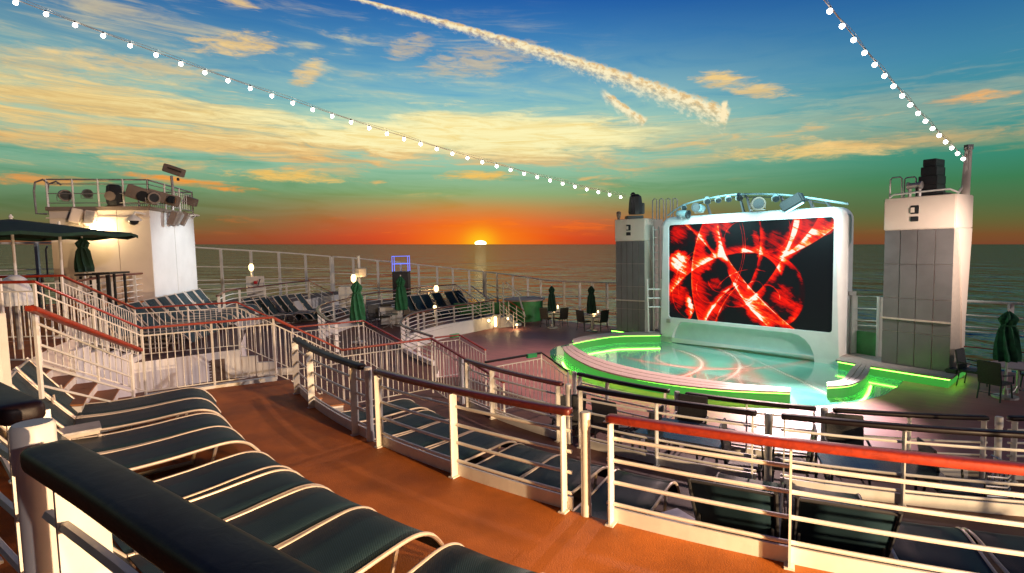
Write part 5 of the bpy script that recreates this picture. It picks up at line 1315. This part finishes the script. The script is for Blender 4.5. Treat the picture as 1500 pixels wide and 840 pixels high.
# ================================================================ STRINGS OF BULBS
def string(label, A, B_, n, sag, r):
    t = thing('bulb_string', label, 'string lights', B_, 'strings of bulbs against the sky')
    P = lambda f: A.lerp(B_, f)-Vector((0, 0, sag*4*f*(1-f)))
    part('cable', MB().tube([P(k/40) for k in range(41)], .010, 5), ALU, t)
    part('cable', MB().tube([P(k/40)+Vector((0, 0, .05+.03*math.sin(k))) for k in range(41)], .005, 4), ALU, t)
    bm_ = MB().lathe((0, 0, 0), [(.25*r, -1.0*r), (.8*r, -.6*r), (r, 0), (.8*r, .6*r), (.25*r, 1.0*r)], 10).mesh('bulb', BULB, True)
    sk = MB().lathe((0, 0, 0), [(.4*r, 0), (.45*r, .9*r)], 8).mesh('socket', DARKG)
    for k in range(n):
        f = (k+.5)/n; q = P(f)
        b = link('bulb', bm_, t); b.location = q-Vector((0, 0, r*1.5))-B_
        s_ = link('socket', sk, b); s_.location = (0, 0, r*.9)
    return t
string('long string of white bulbs from the top left down to the small tower', pxd(-48, -28, 13.2), pxd(917, 288, 22.4), 35, .42, .053)
string('short string of white bulbs dropping to the mast on the large tower', pxd(1186, -26, 9.6), pxd(1415, 233, 15.3), 18, .12, .048)
# ================================================================ LOUNGERS
def ribbon(prof, w, th=.012):
    """prof: (x, z) points; a sling surface of width w with UVs"""
    mb = MB(); n = len(prof)
    L = [0]
    for a, b in zip(prof, prof[1:]): L.append(L[-1]+math.dist(a, b))
    me_v = []; me_f = []
    for s_ in (-.5, -.17, .17, .5):
        for x, z in prof: me_v.append((x, s_*w, z-(.008 if abs(s_) < .3 else 0)))
    for s_ in (-.5, -.17, .17, .5):
        for x, z in prof: me_v.append((x, s_*w, z-th))
    uv = []
    def V(l, j, i): return l*4*n+j*n+i
    for j in range(3):
        for i in range(n-1):
            me_f.append((V(0, j, i), V(0, j+1, i), V(0, j+1, i+1), V(0, j, i+1))[::-1]); me_f.append((V(1, j, i), V(1, j+1, i), V(1, j+1, i+1), V(1, j, i+1)))
    for i in range(n-1):
        me_f.append((V(0, 0, i), V(0, 0, i+1), V(1, 0, i+1), V(1, 0, i))[::-1]); me_f.append((V(0, 3, i), V(0, 3, i+1), V(1, 3, i+1), V(1, 3, i)))
    me = bpy.data.meshes.new('sling'); me.from_pydata(me_v, [], me_f); me.update()
    ul = me.uv_layers.new(name='UVMap')
    for p in me.polygons:
        p.use_smooth = True
        for li in p.loop_indices:
            vi = me.loops[li].vertex_index; q = vi % (4*n); i = q % n; j = q//n
            ul.data[li].uv = (L[i]/1.0, (-.5, -.17, .17, .5)[j]*w/1.0)
    me.materials.append(SLING); return me
def seat_profile(): return catmull([Vector(p) for p in ((0, 0, .315), (.30, 0, .300), (.65, 0, .310), (.92, 0, .330), (1.14, 0, .335), (1.28, 0, .290), (1.37, 0, .20), (1.43, 0, .10))], 4)
def make_lounger(back_deg, metal):
    t = thing('sun_lounger', None, None)
    W_ = .62
    sp_ = [(p.x, p.z) for p in seat_profile()]
    bl = .76; ca, sa = math.cos(R_(back_deg)), math.sin(R_(back_deg))
    bp_ = [(-.0-bl*ca*f, .315+bl*sa*f-.02*math.sin(PI*f)) for f in (0, .2, .4, .6, .8, 1.0)]
    link('seat_sling', ribbon(sp_, W_-.03), t); link('back_sling', ribbon([(x-.015, z) for x, z in bp_], W_-.03), t)
    for s_ in (-1, 1):
        y = s_*W_/2
        part('side_frame', MB().tube([(x, y, z-.005) for x, z in sp_], .0145, 8), metal, t, True)
        part('back_frame', MB().tube([(x-.015, y, z-.004) for x, z in bp_]+[(bp_[-1][0]-.015-.03*ca, y, bp_[-1][1]+.03*sa)], .016, 8), metal, t, True)
        part('leg', MB().tube([(.05, y*.97, .32), (-.06, y*.97, 0.0)], .015, 6), metal, t)
        part('leg', MB().tube([(1.02, y*.97, .33), (.92, y*.97, 0.0)], .015, 6), metal, t)
        part('runner', MB().tube([(-.06, y*.95, .015), (.92, y*.95, .015)], .013, 6), metal, t)
        if back_deg > 15: part('back_prop', MB().tube([(-.32*ca, y*.9, .335+.32*sa), (-.15, y*.9, .04)], .011, 6), metal, t)
    part('cross_bar', MB().tube([(-.03, -W_/2, .17), (-.03, W_/2, .17)], .012, 6), metal, t)
    part('cross_bar', MB().tube([(bp_[-1][0]-.015, -W_/2, bp_[-1][1]), (bp_[-1][0]-.015, W_/2, bp_[-1][1])], .014, 6), metal, t)
    return t
LG_UP, LG_FLAT, LG_BACK = make_lounger(54, ALU), make_lounger(4, ALU), make_lounger(52, DARKG)
protos = {'up': LG_UP, 'flat': LG_FLAT, 'back': LG_BACK}; used = set()
def put_lounger(kind, p, rz, label, group, sc=1.0):
    base_ = protos[kind]
    o = base_ if kind not in used else copy_tree(base_)
    used.add(kind); o.location = p; o.rotation_euler = (0, 0, rz); o.scale = (sc,)*3
    o['label'] = label; o['category'] = 'sun lounger'; o['group'] = group
    return o
g = 'sun loungers along the foot of the upper deck'
def radial(kind, a, r_hinge, z, label, group, sc=1.12):
    p = pol(r_hinge, a, z); return put_lounger(kind, p, R_(a+180), label, group, sc)
words = ['farthest sun lounger on the orange deck, nearest the carpeted steps', 'sun lounger with raised back, second from the carpeted steps on the orange deck', 'sun lounger on the orange deck just beyond the little side table', 'sun lounger on the orange deck just before the little side table',
         'sun lounger partly behind the huge black handrail, fifth from the steps', 'sun lounger whose foot curls beside the deck, sixth from the steps, behind the black handrail', 'sun lounger with broad curved foot, second nearest the viewer', 'nearest whole sun lounger, its curled cream frame at the bottom centre', 'sun lounger just peeking in at the bottom edge in the middle']
for k, (a, w_) in enumerate(zip((213.2, 215.9, 219.3, 221.9, 226.2, 228.7, 231.2, 233.9, 237.6), words)):
    radial('up', a - .15*k*(k > 4)*.5, 15.2+1.06*1.12+.16, Z1, w_, g)
g = 'sun loungers on the tier below the orange deck'
for a, kind, w_ in ((214.2, 'flat', 'flat lounger just below the leftmost dark railing of the orange deck'), (218.4, 'flat', 'flat lounger seen through the left half of the middle railing, farthest one'), (221.8, 'flat', 'flat lounger below the orange deck rail, second from the left'), (225.2, 'flat', 'flat lounger seen through the middle railing, right of its centre post'), (229.2, 'flat', 'flat lounger seen through the middle railing near its right end'),
                    (232.4, 'flat', 'flat lounger behind the cream stanchion'), (236.4, 'flat', 'dark lounger with curved foot behind the left part of the orange-red handrail'), (241.7, 'back', 'dark lounger with upright back, left of the two raised ones'), (245.3, 'back', 'dark lounger with upright back, right of the two raised ones'),
                    (248.9, 'flat', 'flat dark lounger with black curved leg near the lower right'), (252.4, 'flat', 'flat dark lounger in the lower right corner, second last'), (255.9, 'flat', 'flat dark lounger cut off by the right edge of the photo')):
    radial(kind, a, 12.1+1.05*1.1 - (.5 if kind == 'back' else 0), Z2, w_, g, 1.1)
g = 'sun loungers in front of the white tower'
for k, f in enumerate((0, .12, .25, .40, .52, .64, .75, .88, 1.0)):
    hx = Vector((-9.9, 13.9, Z1)).lerp(Vector((-11.35, 20.6, Z1)), f)
    put_lounger('up', hx, R_(12), ('sun lounger beside the white tower, ' + ['nearest one, behind the sloping red handrail', 'second nearest', 'third from the near end', 'fourth from the near end', 'middle one', 'fourth from the far end', 'third from the far end', 'second from the far end', 'farthest one, right of the white wall corner'][k]), g, 1.12)
g = 'sun loungers in the middle terrace'
for k, (px, py) in enumerate(((381, 463), (396, 462), (406, 461), (424, 459), (434, 458), (455, 455))):
    q = at(px, py, H2-.33); put_lounger('up', Vector((q.x, q.y, Z2)), R_(2), 'dark lounger left of the green umbrella, ' + ['leftmost of its row', 'second from the left', 'third from the left', 'third from the right', 'second from the right', 'rightmost, beside the curved railing'][k], g, 1.2)
g = 'sun loungers behind the white curved wall'
for k, (px, py) in enumerate(((608, 455), (619, 454), (632, 452), (649, 449), (667, 447), (680, 445))):
    q = at(px, py, H3-.33); put_lounger('up', Vector((q.x, q.y, Z3)), R_(-35), 'lounger over the white curved wall, ' + ['leftmost, beside the beige one', 'second from the left', 'third from the left', 'fourth, right of the little lamp', 'second from the right', 'rightmost of the row'][k], g, 1.15)
# little side table between loungers
def side_table(label, p, rz, sc=1.0):
    t = thing('side_table', label, 'table', p, 'small square side tables', rz)
    M = lambda q: Vector(p)+Matrix.Rotation(rz, 3, 'Z') @ (Vector(q)*sc)
    R3 = Matrix.Rotation(rz, 3, 'Z')
    part('table_top', MB().box(M((0, 0, .42)), (.44*sc, .36*sc, .03), R3), GALV, t, bevel=.006)
    part('apron', MB().box(M((0, 0, .385)), (.40*sc, .32*sc, .035), R3), ALU, t)
    for a in (-.2, .2):
        for b in (-.16, .16): part('leg', MB().box(M((a, b, .18)), (.03, .03, .36*sc), R3), ALU, t)
p = at(112, 627, H1-.44); side_table('small metal topped table squeezed between the loungers on the orange deck', Vector((p.x, p.y, Z1)), R_(40))
p = at(985, 765, H2-.42); side_table('small table with tan top beside the raised loungers below the orange-red handrail', Vector((p.x, p.y, Z2)), R_(25))
# ================================================================ CHAIRS AND TABLES
def make_chair():
    t = thing('wicker_chair', None, None)
    part('seat', MB().box((0, 0, .42), (.50, .48, .06)), RATTAN, t, bevel=.02)
    mb = MB(); rot = Euler((R_(-9), 0, 0)).to_matrix()
    mb.box((0, .27, .70), (.50, .035, .56), rot); part('backrest', mb, RATTAN, t, bevel=.012)
    for s_ in (-1, 1):
        part('armrest', MB().tube([(s_*.26, -.22, .42), (s_*.27, -.20, .62), (s_*.27, .24, .66)], .018, 6), RATTAN, t, True)
        part('leg', MB().tube([(s_*.22, -.21, .40), (s_*.24, -.24, 0)], .018, 6), DARKG, t)
        part('leg', MB().tube([(s_*.22, .21, .40), (s_*.24, .26, 0)], .018, 6), DARKG, t)
    part('stretcher', MB().tube([(-.23, .24, .18), (.23, .24, .18)], .01, 6), DARKG, t)
    return t
CH = make_chair(); chused = False
def chair(p, rz, label, group, sc=1.0):
    global chused
    o = copy_tree(CH) if chused else CH
    chused = True; o.location = p; o.rotation_euler = (0, 0, rz); o.scale = (sc,)*3
    o['label'] = label; o['category'] = 'chair'; o['group'] = group
def lvl(px, py, H): p = at(px, py, H); return Vector((p.x, p.y, 4-H))
def face(p, q): return math.atan2(q.y-p.y, q.x-p.x)+PI/2       # the chair's seat (-y) looks at q
g = 'black chairs at the right edge'
tc_ = lvl(1481, 578, H4)
for px, py, lab in ((1424, 566, 'black wicker chair left of the café table at the right edge, farther one'), (1457, 585, 'black wicker chair seen from behind, nearest the viewer at the right edge table'), (1520, 575, 'black chair beyond the right edge of the café table')):
    q = lvl(px, py, H4); chair(q, face(q, tc_+Vector((.2, 0, 0))), lab, g)
def round_table(label, p, r=.5, h=.72, top=TEAK, group='round café tables'):
    t = thing('round_table', label, 'table', p, group)
    part('table_top', MB().lathe(Vector(p)+Vector((0, 0, h-.03)), [(r, 0), (r, .03)], 28), top, t)
    part('column', MB().tube([Vector(p), Vector(p)+Vector((0, 0, h-.03))], .03, 8), GALV, t)
    for k in range(4):
        d = Vector((math.cos(k*PI/2+.4), math.sin(k*PI/2+.4), 0))
        part('foot', MB().tube([Vector(p)+Vector((0, 0, .2)), Vector(p)+d*.14+Vector((0, 0, .08)), Vector(p)+d*.36+Vector((0, 0, .015))], .014, 6), GALV, t, True)
    return t
round_table('round wooden café table with dark umbrella at the right edge', tc_+Vector((.25, .1, 0)), .58)
g = 'black chairs on the brown terrace by the umbrellas'
for px, py, rz, lab in ((549, 478, .4, 'black chair left of the white box, nearest the green umbrella'), (566, 477, .2, 'black chair in front of the white box, seen from behind'), (584, 474, -1.4, 'black chair right of the white box'), (541, 481, 1.4, 'black chair half hidden behind the sloping red handrail')):
    chair(lvl(px, py, H3), rz, lab, g)
tb = lvl(573, 480, H3)
round_table('small glass table among the black chairs on the brown terrace', tb, .34, .62, GLASS)
g = 'dark chairs in the far café corner'
for k, (px, py) in enumerate(((802, 479), (822, 479), (856, 484), (880, 484))):
    q = lvl(px, py, H4); c_ = lvl(812, 477, H4) if k < 2 else lvl(868, 482, H4)
    chair(q, face(q, c_), ['dark chair left of the farther corner table', 'dark chair right of the farther corner table', 'dark chair left of the corner table nearest the small tower', 'dark chair right of the corner table nearest the small tower'][k], g)
round_table('far corner café table with small candle lamp, left one', lvl(811, 477, H4), .52)
round_table('far corner café table with glowing lamp, beside the small tower', lvl(868, 482, H4), .5)
globe('small candle lamp standing on the left corner café table', 811, 456, lvl(811, 477, H4).y, .05, .2, 6, None)
globe('small glint lamp behind the left corner table', 817, 450, 28.5, .04, .2, 2, None)
globe('bright table lamp on the corner café table nearest the small tower', 870, 460, lvl(868, 482, H4).y, .10, .22, 14, None)
globe('slim lamp behind the corner table nearest the small tower', 876, 458, 26.6, .04, .2, 2, None)
# glass tables and chairs on the brown tier
def rect_table(label, a, r, rot, w, d, h=.68):
    p = pol(r, a, Z3); t = thing('glass_table', label, 'table', p, 'glass topped tables on the brown tier')
    R3 = Matrix.Rotation(R_(a+rot), 3, 'Z')
    part('table_top', MB().box(p+Vector((0, 0, h)), (w, d, .018), R3), GLASS, t)
    part('rim', MB().tube([p+R3 @ Vector((sx*w/2, sy*d/2, h-.01)) for sx, sy in ((-1, -1), (1, -1), (1, 1), (-1, 1))], .012, 6, closed=True), GALV, t)
    for sx in (-1, 1):
        for sy in (-1, 1): part('leg', MB().tube([p+R3 @ Vector((sx*(w/2-.06), sy*(d/2-.06), h-.02)), p+R3 @ Vector((sx*(w/2-.06), sy*(d/2-.06), 0))], .018, 6), DARKG, t)
rect_table('glass topped table behind the left part of the orange-red handrail', 235.5, 9.75, 90, 1.25, .9)
rect_table('glass topped table under the worn patch of the orange-red handrail', 249.5, 9.85, 90, 1.3, .9)
g = 'black chairs round the glass tables'
for a, r, turn, lab in ((227.5, 9.5, 0, 'black chair seen through the railing under the dark handrail left of the glass table'), (231.0, 9.7, 90, 'black chair at the left side of the left glass table'), (234.3, 9.0, 180, 'black chair back showing above the left glass table'), (240.6, 9.9, -90, 'black chair at the right side of the left glass table'), (243.9, 9.7, 90, 'black chair between the glass tables, with a metal glint'),
                       (248.6, 9.15, 180, 'black chair back behind the right glass table'), (254.5, 9.9, -90, 'black chair right of the right glass table'), (222.5, 9.7, 60, 'black low chair by the steps on the brown tier')):
    p = pol(r, a, Z3); rz = R_(a-90+turn)
    chair(p, rz, lab, g, .98)
t = thing('wire_chair', 'silvery wire mesh chair with curved arm just above the right lounger corner', 'chair', pol(9.75, 257, Z3))
p = pol(9.75, 257, Z3)
for k in range(7): part('wire', MB().tube([p+Vector((-.22+.01*k, -.2, .38+.06*k)), p+Vector((.05, -.22, .36+.06*k)), p+Vector((.2, -.1, .35+.06*k)), p+Vector((.22, .2, .36+.06*k))], .012, 6), GALV, t, True)
for k in range(6): part('wire', MB().tube([p+Vector((-.22+.08*k, -.2+.02*k, .36)), p+Vector((-.18+.08*k, -.2+.03*k, .76))], .008, 6), DARKG, t)
part('seat', MB().box(p+Vector((0, .05, .36)), (.45, .45, .03)), DARKG, t)
for sx in (-.2, .2):
    for sy in (-.15, .22): part('leg', MB().tube([p+Vector((sx, sy, .35)), p+Vector((sx*1.1, sy*1.1, 0))], .012, 6), GALV, t)
q = lvl(785, 640, H3)
tag(obj('low_black_box', MB().box(pol(8.95, 220.5, Z3+.17), (.75, .35, .34), Matrix.Rotation(R_(-33), 3, 'Z')), BLACK, bevel=.02), 'low black box on the brown tier behind the middle railing', 'box')

for px, py, lab in ((625, 585, 'small round grey drain cover in the brown deck beyond the middle railing'), (1185, 760, 'small round grey cover on the lounger tier floor near the right')):
    q = at(px, py, H2); q.z = Z2
    tag(obj('drain_cover', MB().lathe(q, [(.11, 0), (.11, .006), (.09, .010), (.02, .011)], 20), GALV), lab, 'drain cover')
